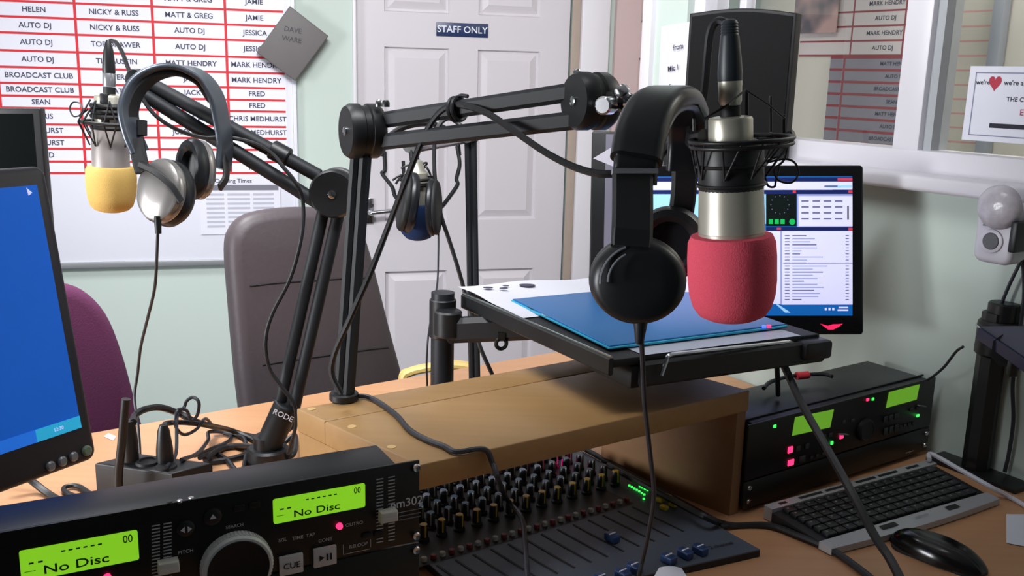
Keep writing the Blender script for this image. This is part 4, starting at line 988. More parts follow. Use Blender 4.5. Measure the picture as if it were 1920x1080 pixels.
M, o = chair_back(t, [(462, 800), (450, 700), (438, 560), (432, 470), (440, 430), (470, 402), (530, 390), (600, 388), (650, 392), (678, 415), (702, 480), (735, 610), (768, 735), (780, 800)], cp, n, .08, GL, .028, seams=[[(468, 536), (520, 530), (580, 526), (640, 522), (696, 520)], [(492, 684), (540, 676), (620, 665), (690, 655), (728, 651)]])
# side piping darker front panel
sc_ = Vector((cp.x-.05, cp.y+.0, .46)); 
b = MB(); b.box((0, 0, 0), (.42, .42, .10), GL, frame(sc_+yaw(-57)*.27, yaw(33), None, Z), .035, 4); b.build('seat', t)
b = MB(); s0 = sc_+yaw(-57)*.27; b.cyl((s0.x, s0.y, .08), (s0.x, s0.y, .42), .03, BLACK); b.build('gas_column', t)
for k in range(5):
    a = k*72+10; b = MB(); d_ = yaw(a); b.ribbon([Vector((s0.x, s0.y, .10)), Vector((s0.x, s0.y, .07))+d_*.23], Z, .03, .035, BLACK, smooth=False); p = Vector((s0.x, s0.y, 0))+d_*.22; b.cyl((p.x-.012, p.y, .026), (p.x+.012, p.y, .026), .026, BLACK, n=18); b.build('foot', t)
YW = mat('pale_yellow_wood', (226, 196, 120), .45)
ap = [U(x, y, 2.28) for x, y in ((755, 712), (768, 698), (800, 690), (850, 684), (893, 692), (900, 712))]
b = MB(); b.ribbon([ap[0]-Z*.1]+ap+[ap[-1]-Z*.1], Z, .018, .03, YW); b.build('armrest', t, 'curved pale yellow armrest')
PF = mat('purple_fabric', (92, 40, 76), .95, var=.12, scale=260, bump=.4)
cp = U(120, 700, 2.05); n = (yaw(-50)+Z*.10).normalized()
t = thing('office_chair', 'purple fabric chair with rounded back behind the near monitor', 'chair', Vector((cp.x-.15, cp.y+.25, 0)))
chair_back(t, [(-60, 860), (-50, 700), (-20, 590), (40, 540), (110, 532), (160, 545), (205, 590), (236, 665), (262, 760), (290, 860)], cp, n, .07, PF, .03)
sc_ = Vector((cp.x-.06, cp.y, .46))+yaw(-50)*.26
b = MB(); b.box((0, 0, 0), (.42, .40, .09), PF, frame(sc_, yaw(40), None, Z), .035, 4); b.build('seat', t)
b = MB(); b.cyl((sc_.x, sc_.y, .08), (sc_.x, sc_.y, .42), .03, BLACK); b.build('gas_column', t)
b = MB(); bp_ = Vector((cp.x, cp.y, 0))+yaw(130)*.07; b.ribbon([Vector((bp_.x, bp_.y, .72)), Vector((bp_.x, bp_.y, .42)), Vector((sc_.x, sc_.y, .40))], yaw(40), .06, .012, BLACK); b.build('back_bar', t)
for k in range(5):
    a = k*72+30; b = MB(); d_ = yaw(a); b.ribbon([Vector((sc_.x, sc_.y, .10)), Vector((sc_.x, sc_.y, .07))+d_*.23], Z, .03, .035, BLACK, smooth=False); p = Vector((sc_.x, sc_.y, 0))+d_*.22; b.cyl((p.x-.012, p.y, .026), (p.x+.012, p.y, .026), .026, BLACK, n=18); b.build('foot', t)
# ================================================================== BOOM ARMS
def bar2(b, a, c, r=.0085, w=None, m=BOOM): b.ribbon([a, c], Z.cross((c-a)).normalized() if abs((c-a).normalized().z) < .95 else Vector((1, 0, 0)), .017, .0175, m, smooth=False)
def joint(t, c, ax, R, th, nm='joint'):
    b = MB(); a = ax.normalized(); p = c-a*th/2
    b.lathe(p, a, [(R*.90, 0), (R, th*.12), (R, th*.38), (R*.93, th*.42), (R*.93, th*.58), (R, th*.62), (R, th*.88), (R*.90, th)], BLACK, 40)
    o = b.build(nm, t)
    b = MB()
    for s in (-1, 1):
        q = c+a*s*th/2; b.lathe(q-a*s*.001, a*s, [(R*.17, 0), (R*.17, .003), (R*.08, .0042)], CHROME, 14)
    b.build('joint_bolt', o, 'chrome bolt'); return o
# --- boom with red microphone
pb0 = OZ(645, 750, SZ); J1 = OY(680, 246, pb0.y-.002); J2 = U(1108, 190, 1.10)
t = thing('boom_arm', 'black boom arm on the shelf holding the red foam microphone', 'boom arm', pb0)
ax = (Vector((J2.x-J1.x, J2.y-J1.y, 0))).normalized(); axn = Z.cross(ax)
ax1 = Vector((.12, -1, .05)); ax1 = yaw(207)
b = MB(); pd = (J1-pb0).normalized()
for s in (-1, 1): b.ribbon([pb0+ax*.0085*s+Z*.004, J1+ax*.0085*s-pd*.02], ax, .0155, .017, BOOM, smooth=False)
b.build('lower_arm', t)
b = MB(); b.cyl(pb0, pb0+Z*.012, .021, BLACK, bev=.002); b.build('base', t)
joint(t, J1, ax1, .037, .048)
joint(t, J2, ax1, .033, .046)
sh1 = [U(700, 228, (J1-CAM).dot(FWD)), U(1092, 170, (J2-CAM).dot(FWD))]; sh2 = [U(700, 268, (J1-CAM).dot(FWD)), U(1092, 224, (J2-CAM).dot(FWD))]
for s_ in (sh1, sh2):
    b = MB(); b.ribbon(s_, axn, .014, .0215, BOOM, smooth=False); b.build('upper_bar', t)
# head bracket with chrome thumb screw
hb = U(1165, 190, 1.06); hb2 = U(1235, 215, .99)
b = MB(); b.ribbon([J2+ax*.01, hb, hb2], Z, .022, .016, BLACK, smooth=False)
b.build('head_bracket', t)
b = MB(); p = U(1152, 198, 1.05); ad = (CAM-p).normalized(); ad = (ad+RT*-.5).normalized(); b.lathe(p, ad, [(.006, 0), (.006, .012), (.010, .013), (.010, .028), (.008, .030)], CHROME, 20); b.build('thumb_screw', t, 'chrome thumb screw')
b = MB(); p = U(1172, 180, 1.04); b.lathe(p, (U(1190, 196, 1.0)-U(1165, 165, 1.0)).normalized(), [(.007, -.012), (.009, -.008), (.009, -.002), (.006, 0), (.006, .004), (.0085, .006), (.0085, .012), (.005, .016)], CHROME, 18); b.build('swivel', t, 'chrome swivel fitting')
b = MB(); p0 = J1+ax*.03+Z*.037; 
for k in range(2): b.lathe(p0+ax*.012*k-Z*.003, Z, [(.005, 0), (.005, .006), (.003, .009)], CHROME if k == 0 else BLACK, 12)
b.build('adjuster', t, 'pair of small adjusting screws'); b = MB(); p0 = J2-ax*.02+Z*.030; b.lathe(p0-Z*.003, Z, [(.005, 0), (.005, .006), (.003, .009)], CHROME, 12); b.build('adjuster', t, 'small adjusting screw')
b = MB(); ct = sh1[0].lerp(sh1[1], .434); dt = (sh1[1]-sh1[0]).normalized(); b.torus(ct, dt, .0140, .0030, BLACK, 28, 8); b.torus(ct+dt*.006, dt, .0140, .0030, BLACK, 28, 8); b.tube([ct+Z*.012, ct+Z*.016+dt*.008, ct+Z*.014+dt*.020], .0026, BLACK, 8); b.build('cable_tie', t)
# --- left boom with yellow microphone
lb = OZ(503, 868, DZ); dJ = 1.58; LJ = U(630, 361, dJ); LE = U(262, 150, 1.56); 
t = thing('boom_arm', 'black boom arm on the desk holding the yellow foam microphone', 'boom arm', lb)
b = MB(); b.cyl(lb, lb+Z*.030, .036, BLACK, bev=.004); b.cyl(lb+Z*.028, lb+Z*.05, .024, BLACK); 
b.build('base', t)
la = U(545, 750, 1.63); ld_ = (LJ-(lb+Z*.03)).normalized(); lside = Vector((1, 0, 0)); lside = (lside-ld_*lside.dot(ld_)).normalized()
b = MB(); st = lb+Z*.03; mid = U(540, 755, 1.635); b.cyl(st, mid, .0225, BOOM, n=24, bev=.002); mp = st.lerp(mid, .82); 
Mx = frame(mp-ld_.cross(lside)*0+ (CAM-mp).normalized()*.0235, ld_*-1, ld_.cross((CAM-mp).normalized()) , None)
sl_ = b.build('sleeve', t)
b = MB(); vz = (CAM-mp); vz = (vz-ld_*vz.dot(ld_)).normalized(); Mx = frame(mp+vz*.0226, lside, ld_.copy(), None); 
Mx = frame(mp+vz*.0232, vz.cross(ld_)*-1, ld_, vz)
Mx = frame(mp+vz*.0232, ld_.cross(vz), ld_, vz) @ Matrix.Rotation(math.radians(-12), 4, 'Z'); b.text('RODE', .0135, Mx, WTXT, 0, 0, .0004); b.build('lettering', sl_, 'white lettering')
for s in (-1, 1):
    b = MB(); b.cyl(mid+lside*.0125*s-ld_*.006, LJ+lside*.0125*s-ld_*.025, .0105, BOOM, n=16); b.build('lower_bar', t)
aL = (LE-LJ); axl = Z.cross(Vector((aL.x, aL.y, 0)).normalized())
joint(t, LJ, axl, .040, .052); joint(t, LE, axl, .018, .036)
for (p, q_) in (((598, 330), (268, 150)), ((604, 385), (262, 172))):
    b = MB(); b.cyl(U(*p, dJ), U(*q_, 1.56), .0115, BOOM, n=16); b.build('upper_bar', t)
b = MB(); c0 = U(525, 288, 1.575); dd = (U(598, 330, dJ)-U(268, 150, 1.56)).normalized(); b.cyl(c0-dd*.016, c0+dd*.016, .0165, BLACK, n=18, bev=.002); b.build('cable_clip', t)
# --- far boom with blue microphone
fb = OZ(896, 705, DZ); fb = OY(893, 640, 1.86); fb.z = DZ; ft = OY(882, 250, 1.86)
t = thing('boom_arm', 'far black boom arm holding the blue foam microphone by the door', 'boom arm', fb)
b = MB(); 
for s in (-1, 1): b.ribbon([Vector((fb.x+.0058*s, fb.y, DZ+.004)), ft+Vector((.0058*s, 0, 0))], Vector((1, 0, 0)), .0118, .012, BOOM, smooth=False)
b.build('lower_arm', t)
b = MB(); b.cyl(fb, fb+Z*.012, .03, BLACK, bev=.002); b.build('base', t)
FE = U(775, 268, 1.90)
axf = Z.cross(FE-ft).normalized(); joint(t, ft+Vector((.0, 0, -.004)), axf, .015, .030)
GA = mat('grey_arm', (104, 100, 106), .5)
b = MB(); b.ribbon([ft+Vector((-.01, 0, .010)), FE+Z*.010], axf, .012, .012, GA, smooth=False); b.ribbon([ft+Vector((-.01, 0, -.014)), FE-Z*.014], axf, .012, .012, GA, smooth=False); b.build('upper_bar', t)
b = MB(); b.cyl(FE-axf*.012, FE+axf*.012, .02, BLACK); b.cyl(FE, U(778, 318, 1.90), .010, BLACK); b.build('head_bracket', t)
# ================================================================== MICROPHONES
def foam_profile(r, L):
    pr = [(r*.70, 0), (r*.90, -.004*L/.09), (r*.985, .0-L*.10), (r*1.0, -L*.25), (r*1.0, -L*.45), (r*.965, -L*.62), (r*.88, -L*.78), (r*.72, -L*.90), (r*.48, -L*.97), (r*.2, -L*.995), (.001, -L)]
    return pr
def micro(lab, top, bot, marks, d_px, foam_m, body=NICKEL):
    """marks = fractions along top->bot; d_px = metres per pixel"""
    pass
# red mic
yM = U(1371, 430, .92).y; top = OY(1368, 40, yM); bot = OY(1373, 600, yM); axm = (bot-top).normalized(); Lm = (bot-top).length; px_m = Lm/560
def RP(py): return top+axm*((py-40)*px_m)
t = thing('studio_microphone', 'nickel studio microphone with red foam windshield near the camera', 'microphone', RP(598))
t['label'] = 'nickel studio microphone wearing a large red foam windshield'
b = MB(); r = 84*px_m
b.lathe(RP(431), -axm, [(r*.72, 0), (r*.90, -.001), (r*.97, -.005), (r*1.0, -.016), (r*1.0, -.045), (r*.985, -.060), (r*.93, -.074), (r*.82, -.083), (r*.64, -.0885), (r*.4, -.0905), (.001, -.091)][0:0] or [(r*.72, 0), (r*.91, -.0012), (r*.98, -.008), (r*1.0, -.022), (r*1.0, -.046*px_m/.000511), (r*.97, -.060*px_m/.000511), (r*.89, -.072*px_m/.000511), (r*.76, -.080*px_m/.000511), (r*.55, -.0845*px_m/.000511), (r*.3, -.0862*px_m/.000511), (.001, -.0867*px_m/.000511)], FOAMR, 48); b.build('foam_windshield', t, 'red foam windshield')
b = MB(); k = px_m
b.lathe(RP(436), -axm, [(62*k, 0), (62*k, 10*k), (63*k, 11*k), (62.5*k, 14*k), (61*k, 60*k), (60*k, 92*k), (58*k, 94*k)], NICKEL, 44)
b2_ = MB(); b2_.lathe(RP(250), -axm, [(41*k, -6*k), (41*k, 34*k), (39*k, 38*k), (30*k, 40*k)], NICKEL, 40)
mb = b.build('body', t); b2_.build('body_collar', t)
b = MB()
pc_ = RP(411)+RT*(44*k)+(CAM-RP(411)).normalized()*(43*k); b.box((0, 0, 0), (.0042, .006, .0012), mat('red_badge', (190, 40, 50), .5), frame(pc_, RT, UP, None)); b.build('badge', mb, 'small red badge')
b = MB(); b.lathe(RP(345), -axm, [(60*k, 0), (61*k, 8*k), (61*k, 78*k), (57*k, 86*k), (45*k, 92*k)], mat('mount_black', (24, 24, 27), .45), 40); b.build('mount_sleeve', t)
b = MB(); b.lathe(RP(190), -axm, [(18*k, 0), (21*k, 8*k), (21.5*k, 34*k), (22*k, 36*k), (22*k, 44*k), (20*k, 46*k)], NICKEL, 28); plug = b.build('plug', t, 'nickel cable plug')
b = MB(); b.lathe(RP(146), -axm, [(22*k, 0), (22.5*k, 14*k), (21*k, 40*k), (17*k, 80*k)]+sum([[(16.6*k-j*.25*k, (82+j*5)*k), (15.2*k-j*.25*k, (84.5+j*5)*k)] for j in range(5)], [])+[(12*k, 108*k), (7*k, 110*k)], mat('plug_boot', (30, 38, 44), .45), 28); b.build('strain_relief', plug, 'black ribbed boot')
b = MB(); b.lathe(RP(214), -axm, [(19*k, -4*k), (19*k, 24*k)], BLACK2, 24); b.build('connector_socket', t)
# shock mount
t2 = thing('shock_mount', 'black spider shock mount ring around the red foam microphone', 'shock mount', RP(345))
b = MB(); rc = RP(252)+RT*(20*k); ringax = (axm+Vector((0, .10, 0))).normalized(); R_ = 94*k; b.torus(rc, axm, R_, 4.2*k, BLACK, 56, 10); b.torus(rc+axm*10*k, axm, R_*.985, 4*k, BLACK, 56, 10); b.build('outer_ring', t2)
b = MB(); rin = RP(300); 
for zz_ in (262, 300, 336): b.torus(RP(zz_), axm, 62.5*k, 3.5*k, BLACK, 44, 8)
b.build('inner_ring', t2)
b = MB(); e1 = Vector((1, 0, 0)); e1 = (e1-axm*e1.dot(axm)).normalized(); e2 = axm.cross(e1)
for i in range(8):
    a = 2*math.pi*(i+.25)/8; a2 = 2*math.pi*(i+.75)/8
    o1 = rc+(e1*math.cos(a)+e2*math.sin(a))*R_; o2 = rc+(e1*math.cos(a2)+e2*math.sin(a2))*R_
    i1 = RP(322)+(e1*math.cos((a+a2)/2)+e2*math.sin((a+a2)/2))*64*k
    b.tube([o1, i1], 2.0*k, RUB, 6, 0); b.tube([i1, o2], 2.0*k, RUB, 6, 0)
sp1 = [(1300, 178, .915), (1322, 222, .87), (1366, 196, .86), (1398, 168, .88), (1440, 195, .89), (1472, 222, .91)]
b.tube([U(*p) for p in sp1], 2.2*k, RUB, 6, 0)
b.build('elastic_cord', t2)
b = MB()
for (px, py, d_) in ((1300, 176, .92), (1445, 180, .96), (1470, 215, .92), (1400, 170, .90)):
    p = U(px, py, d_); b.cyl(p, p+axm*(70*k), 3.5*k, BLACK, n=10); b.build('mount_strut', t2); b = MB()
b.ribbon([U(1290, 240, 1.0), U(1300, 262, .95), U(1320, 262, .92)], Z, .02, .012, BLACK); b.build('mount_bracket', t2); b = MB(); b.ribbon([U(1395, 290, .92-.034), U(1402, 345, .92-.034)], RT, 16*k, 8*k, BLACK, smooth=False); b.build('mount_clip', t2); b = MB(); b.ribbon([U(1442, 255, .94), U(1462, 262, .93), U(1488, 250, .92)], Z, 16*k, 14*k, BLACK); b.build('mount_bracket', t2)
b = MB(); b.tube([U(x, y, .925) for x, y in ((1474, 268), (1468, 288), (1442, 300), (1436, 305), (1470, 298), (1490, 305), (1497, 325), (1484, 342), (1460, 338), (1452, 318), (1470, 300), (1478, 270))], 2.2*k, RUB, 8); b.tube([U(x, y, .93) for x, y in ((1434, 330), (1440, 348), (1452, 350), (1455, 338), (1462, 310))], 2.2*k, RUB, 8); b.build('loose_cord', t2, 'loose curled elastic cord')
# yellow mic
yL = U(208, 330, 1.55).y; top = OY(203, 80, yL); bot = OY(210, 398, yL); axm = (bot-top).normalized(); k = (bot-top).length/318
def YP(py): return top+axm*((py-80)*k)
t = thing('studio_microphone', 'nickel studio microphone wearing a yellow foam windshield', 'microphone', YP(398))
b = MB(); r = 46*k
b.lathe(YP(309), -axm, [(r*.72, 0), (r*.92, -.001), (r*.99, -.006), (r*1.0, -.02), (r*.99, -40*k), (r*.94, -60*k), (r*.84, -76*k), (r*.66, -84*k), (r*.4, -88*k), (.001, -89*k)], FOAMY, 40); b.build('foam_windshield', t, 'yellow foam windshield')
b = MB(); b.lathe(YP(312), -axm, [(35*k, 0), (34*k, 2*k), (34*k, 76*k), (31*k, 80*k), (28*k, 82*k)], mat('pale_nickel', (166, 158, 156), .4, .5), 36); b.lathe(YP(236), -axm, [(27*k, -4*k), (27*k, 56*k), (25*k, 60*k), (15*k, 62*k)], NICKEL, 32); b.build('body', t)
b = MB(); b.lathe(YP(173), -axm, [(11*k, -3*k), (11*k, 12*k)], BLACK2, 20); b.lathe(YP(160), -axm, [(11*k, 0), (11.5*k, 2*k), (11.5*k, 24*k), (10*k, 26*k)], SILVER, 20); plug = b.build('plug', t, 'silver cable plug')
b = MB(); b.lathe(YP(135), -axm, [(11.5*k, 0), (11.5*k, 12*k), (9*k, 40*k), (5*k, 56*k), (3*k, 60*k)], BLACK, 20); b.build('strain_relief', plug, 'black tapered boot')
t2 = thing('shock_mount', 'black spider shock mount around the yellow foam microphone', 'shock mount', YP(270))
b = MB(); rc = YP(227); R_ = 56*k; b.torus(rc+RT*(6*k), axm, R_, 3.2*k, BLACK, 44, 8)
for zz_ in (196, 206, 215, 236): b.torus(YP(zz_), axm, 31*k, 5*k, BLACK, 36, 8)
b.build('outer_ring', t2)
b = MB(); e1 = Vector((1, 0, 0)); e1 = (e1-axm*e1.dot(axm)).normalized(); e2 = axm.cross(e1)
for i in range(8):
    a = 2*math.pi*(i+.25)/8; a2 = 2*math.pi*(i+.75)/8
    for (yy, rr) in ((270, 36), (186, 33)):
        o1 = rc+(e1*math.cos(a)+e2*math.sin(a))*R_; o2 = rc+(e1*math.cos(a2)+e2*math.sin(a2))*R_; i1 = YP(yy)+(e1*math.cos((a+a2)/2)+e2*math.sin((a+a2)/2))*rr*k
        b.tube([o1, i1], 1.6*k, RUB, 6, 0); b.tube([i1, o2], 1.6*k, RUB, 6, 0)
b.tube([U(x, y, 1.52) for x, y in ((152, 216), (138, 218), (131, 204), (137, 192), (150, 194), (155, 208), (148, 218), (165, 205))], 1.5*k, RUB, 6); b.build('elastic_cord', t2)
b = MB(); b.ribbon([YP(227)+RT*(40*k), U(245, 215, 1.56), U(255, 160, 1.56)], Z, .018, .014, BLACK); b.box((0, 0, 0), (.014, .012, .05), BLACK, Matrix.Translation(U(198, 205, 1.51)), .003); b.build('mount_strut', t2)
# blue mic
yB = U(784, 400, 1.86).y; top = OY(780, 300, yB); bot = OY(785, 451, yB); axm = (bot-top).normalized(); k = (bot-top).length/151
def BP(py): return top+axm*((py-300)*k)
t = thing('studio_microphone', 'studio microphone with blue foam windshield between far headphones', 'microphone', BP(450))
b = MB(); r = 37*k; b.lathe(BP(382), -axm, [(r*.6, 0), (r*.85, -2*k), (r*.97, -12*k), (r, -26*k), (r*.97, -40*k), (r*.85, -54*k), (r*.6, -64*k), (r*.3, -68*k), (.001, -69*k)], FOAMB, 36); b.build('foam_windshield', t, 'blue foam windshield')
b = MB(); b.lathe(BP(386), -axm, [(22*k, 0), (22*k, 62*k), (16*k, 68*k), (12*k, 84*k), (9*k, 86*k)], NICKEL, 28); b.build('body', t)
t2 = thing('shock_mount', 'black spider shock mount around the blue foam microphone', 'shock mount', BP(345))
b = MB(); rc = BP(335); R_ = 44*k; b.torus(rc, axm, R_*.7, 3*k, BLACK, 36, 8); b.torus(BP(345), axm, 25*k, 4*k, BLACK, 30, 8); b.build('outer_ring', t2)
b = MB()
for (x0, y0, x1, y1) in ((752, 316, 776, 312), (736, 338, 765, 328), (742, 345, 758, 330), (798, 312, 806, 330), (800, 330, 816, 338), (790, 312, 800, 308)):
    b.tube([U(x0, y0, 1.84), U((x0+x1)/2, (y0+y1)/2-4, 1.84), U(x1, y1, 1.85), U(782, 330, 1.85)], 2.2*k, RUB, 6, 4)
b.cyl(U(756, 302, 1.86), U(757, 326, 1.86), 3.4*k, BLACK, n=10); b.build('elastic_cord', t2)
# ================================================================== HEADPHONES
def cup(t, c, ax, r, m_out, m_pad, sx=1., sy=1., ref=None, depth=.03, pad=.02, nm='ear_cup', rib=False):
    """ax points outwards (away from the ear)"""
    b = MB(); a = ax.normalized()
    b.lathe(c, a, [(r*.96, 0), (r*1.0, depth*.2), (r*.99, depth*.5), (r*.93, depth*.78), (r*.80, depth*.92), (r*.4, depth*.99), (.001, depth*1.0)], m_out, 44, sx, ref, sy); o = b.build(nm, t)
    b = MB(); pr = [(r*.98, 0), (r*1.03, pad*.25), (r*1.03, pad*.6), (r*.93, pad*.95), (r*.75, pad), (r*.6, pad*.8), (r*.55, pad*.3), (.001, pad*.25)]
    b.lathe(c, -a, pr, m_pad, 44, sx, ref, sy)
    if rib:
        x_ = (Z-a*Z.dot(a)).normalized(); y_ = a.cross(x_)
        for i in range(40):
            th_ = 2*math.pi*i/40; d_ = x_*math.cos(th_)+y_*math.sin(th_); b.box((0, 0, 0), (.003, .0022, pad*.8), m_pad, frame(c+d_*(r*1.03)-a*pad*.5, d_, None, a), .0008)
    b.build('ear_pad', o); return o
# --- black headphones hanging from the boom by the red mic
cf = U(1198, 525, .80); cr_ = U(1258, 455, 1.0); ctp = U(1240, 180, .885)
t = thing('headphones', 'black headphones hanging from the boom beside the red microphone', 'headphones', Vector((cf.x, cf.y, cf.z-.05)))
hd = (cr_-cf); hd = Vector((hd.x, hd.y, 0)).normalized(); 
axF = (Vector((-.10, -1, .12))).normalized()
pf = [(1190, 345, .815), (1193, 300, .815), (1202, 250, .825), (1222, 205, .845), (1248, 186, .875), (1272, 190, .91), (1286, 215, .945), (1288, 260, .97), (1284, 320, .98)]
wdir = RT.copy()
b = MB(); b.pad([U(*p) for p in pf], wdir, .038, .012, PADL); b.build('headband', t)
b = MB(); b.pad([U(*p) for p in pf[1:7]], wdir, .045, .024, PADL); b.build('headband_pad', t, 'thick padded top of the headband')
b = MB(); b.ribbon([U(1186, 318, .812), U(1186, 400, .80), U(1184, 462, .79)], wdir, .034, .010, BLACK2); b.box((0, 0, 0), (.038, .012, .004), SILVER, frame(U(1190, 322, .806), RT, FWD, None)); b.build('yoke', t)
b = MB(); b.ribbon([U(1186, 430, .780), U(1184, 462, .778)], wdir, .030, .003, mat('yoke_gloss', (30, 32, 36), .3)); b.build('yoke_plate', t)
b = MB(); b.ribbon([U(1284, 300, .985), U(1282, 360, .995), U(1274, 420, 1.012)], wdir, .026, .010, BLACK2); b.build('yoke', t)
o = cup(t, cf+FWD*.008, axF, 90*.80/F, mat('cup_black', (24, 25, 28), .4, var=.2), PADL, 1.0, .90, Vector((1, 0, 0)), .026, .022)
b = MB(); arcp = []
for k_ in range(9):
    a = math.radians(110+k_*9); arcp.append(U(1198+72*math.cos(a), 530-70*math.sin(a), .783))
b.tube(arcp, .0012, GREYTXT, 6); arcp = [U(1198+58*math.cos(math.radians(115+k_*8)), 530-58*math.sin(math.radians(115+k_*8)), .7785) for k_ in range(9)]; b.tube(arcp, .0010, GREYTXT, 6); b.build('trim_ridge', o)
axR = (axF*-1+RT*.15).normalized(); cup(t, cr_, axR, 64*1.0/F*1.05, BLACK2, PADL, 1.0, 1., Vector((1, 0, 0)), .024, .024)
b = MB(); s0 = U(1201, 605, .80); b.lathe(s0+Z*.008, Vector((0, 0, -1)), [(.006, 0), (.006, .008), (.0035, .026)], BLACK, 14); b.build('cable_boot', t)
# --- silver headphones on the left boom
t = thing('headphones', 'silver and black headphones hooked over the boom by the yellow microphone', 'headphones', U(312, 425, 1.42))
c1 = U(309, 360, 1.42); c2 = U(370, 318, 1.50)
bp = [(262, 285, 1.43), (248, 250, 1.425), (240, 205, 1.425), (256, 162, 1.435), (290, 136, 1.45), (335, 130, 1.475), (378, 145, 1.50), (404, 180, 1.515), (416, 230, 1.53), (422, 275, 1.54), (418, 318, 1.54)]
HB = mat('headband_grey', (86, 92, 102), .30, .5)
wdir = [ (RT*.55+FWD*.8-UP*.1).normalized()]*((len(bp)-1)*6+1)
wd1 = (FWD*.9+RT*.2+UP*.15).normalized()
b = MB(); b.pad([U(*p) for p in bp], wd1, .044, .009, HB); b.build('headband', t)
b = MB(); b.ribbon([U(*p) for p in [(250, 240, 1.432), (247, 205, 1.432), (262, 168, 1.44), (293, 144, 1.455), (335, 139, 1.477), (374, 153, 1.50), (398, 185, 1.515)]], wd1, .030, .008, BLACK2); b.build('headband_pad', t)
b = MB(); b.ribbon([U(255, 262, 1.42), U(262, 300, 1.415), U(268, 322, 1.412)], RT, .022, .012, BLACK2); b.ribbon([U(266, 226, 1.43), U(266, 254, 1.43)], RT, .014, .014, BLACK2, smooth=False)
b.ribbon([U(262, 308, 1.408), U(290, 322, 1.396), U(318, 345, 1.392), U(340, 378, 1.395)], UP, .010, .006, BLACK2); b.build('yoke', t)
b = MB(); b.ribbon([U(421, 290, 1.54), U(424, 330, 1.53), U(412, 352, 1.52)], FWD, .02, .006, BLACK2); b.build('yoke', t)
a1 = (-FWD+RT*-.30+UP*.12).normalized()
SLV = mat('cup_silver', (160, 156, 154), .25, .7)
cup(t, c1, a1, 62*1.42/F, SLV, PADL, .80, 1., RT*1., .022, .026)
a2 = (FWD+RT*.62).normalized(); cup(t, c2, a2, 56*1.5/F, SLV, PADL, .62, 1., RT*1., .018, .022)
b = MB(); s0 = U(296, 420, 1.40); b.lathe(s0+Z*.012, Vector((0, 0, -1)), [(.005, 0), (.005, .012), (.0045, .026)], BLACK, 12); b.build('cable_boot', t)
# --- far headphones around the blue mic
t = thing('headphones', 'black headphones with thin folding yokes on the far boom', 'headphones', U(790, 455, 1.80))
bp = [(717, 292, 1.84), (719, 276, 1.84), (735, 252, 1.84), (765, 236, 1.84), (805, 232, 1.85), (838, 243, 1.86), (856, 262, 1.86), (861, 290, 1.86)]
b = MB(); b.ribbon([U(*p) for p in bp], FWD, .026, .008, BLACK2); b.build('headband', t)
b = MB(); b.ribbon([U(x, y, 1.84) for x, y in ((721, 285), (722, 318), (717, 326), (735, 350), (741, 368), (752, 378))], FWD, .016, .007, BLACK); b.build('yoke', t)
b = MB(); b.ribbon([U(x, y, 1.85) for x, y in ((857, 275), (862, 308), (856, 335), (858, 346), (845, 366), (828, 388), (818, 392))], FWD, .016, .007, BLACK); b.build('yoke', t)
cup(t, U(763, 379, 1.80), (RT*-.90-FWD*.30+UP*.12).normalized(), 56*1.8/F, BLACK2, PADL, .7, 1., FWD*1., .014, .016)
cup(t, U(815, 389, 1.80), (RT*.97-FWD*.12).normalized(), 52*1.8/F, BLACK2, PADL, .7, 1., FWD*1., .010, .012)
# ================================================================== CABLES
cable('microphone_cable', [(1366, 44, .92), (1345, 40, .925), (1332, 60, .93), (1326, 110, .94), (1320, 170, .96), (1306, 225, .99), (1270, 258, 1.02), (1215, 310, 1.03), (1145, 326, 1.03), (1090, 318, 1.05), (1030, 290, 1.09), (970, 250, 1.12), (920, 216, 1.16), (880, 200, 1.19), (845, 198, 1.21), (815, 222, 1.23), (788, 272, 1.25), (757, 350, 1.27), (726, 430, 1.30), (695, 510, 1.31), (655, 600, 1.32), (628, 660, 1.335), (622, 700, 1.345), (640, 738, 1.348)], .0042, 'thick black cable looping from the red microphone over the boom')
cable('headphone_cable', [(1201, 612, .802), (1205, 680, .83), (1209, 760, .86), (1220, 860, .90), (1226, 930, .93), (1216, 1000, .95), (1205, 1050, .965), (1196, 1090, .98), OZ(1188, 1140, MZ+.03), OZ(1180, 1180, MZ+.003), OZ(1160, 1190, MZ+.003)], .0022, 'thin black cable hanging from the black headphones over the mixer', RUBG)
p0 = OZ(668, 742, SZ+.004); sc1 = [OZ(x, y, SZ+.0045) for x, y in ((666, 742), (690, 744), (715, 757), (745, 780), (768, 806), (800, 824), (832, 836), (856, 847))]
scb = sc1+[FL.lerp(FR, .158)+Z*.003-sv*.003, FL.lerp(FR, .172)-Z*.015-sv*.009, FL.lerp(FR, .185)-Z*.04-sv*.012, OZ(950, 935, MZ+.045), OZ(978, 972, MZ+.034), OZ(985, 1020, MZ+.028), OZ(990, 1090, MZ+.026)]
cable('shelf_cable', scb, .0036, 'grey-black cable snaking across the bridge shelf top onto the mixer', RUBG)
cable('microphone_cable', [(204, 82, 1.552), (208, 76, 1.552), (218, 80, 1.55), (230, 100, 1.55), (242, 132, 1.55), (262, 176, 1.545), (290, 215, 1.545), (330, 242, 1.55), (380, 258, 1.55), (430, 258, 1.555), (480, 270, 1.557), (512, 290, 1.556), (530, 312, 1.55), (556, 345, 1.55), (568, 380, 1.56), (566, 440, 1.56), (545, 520, 1.575), (510, 590, 1.585), (498, 640, 1.59), (505, 690, 1.60), (528, 725, 1.605), (552, 760, 1.61), (554, 800, 1.62), (540, 850, 1.64)], .0034, 'black cable clipped along the boom of the yellow microphone')
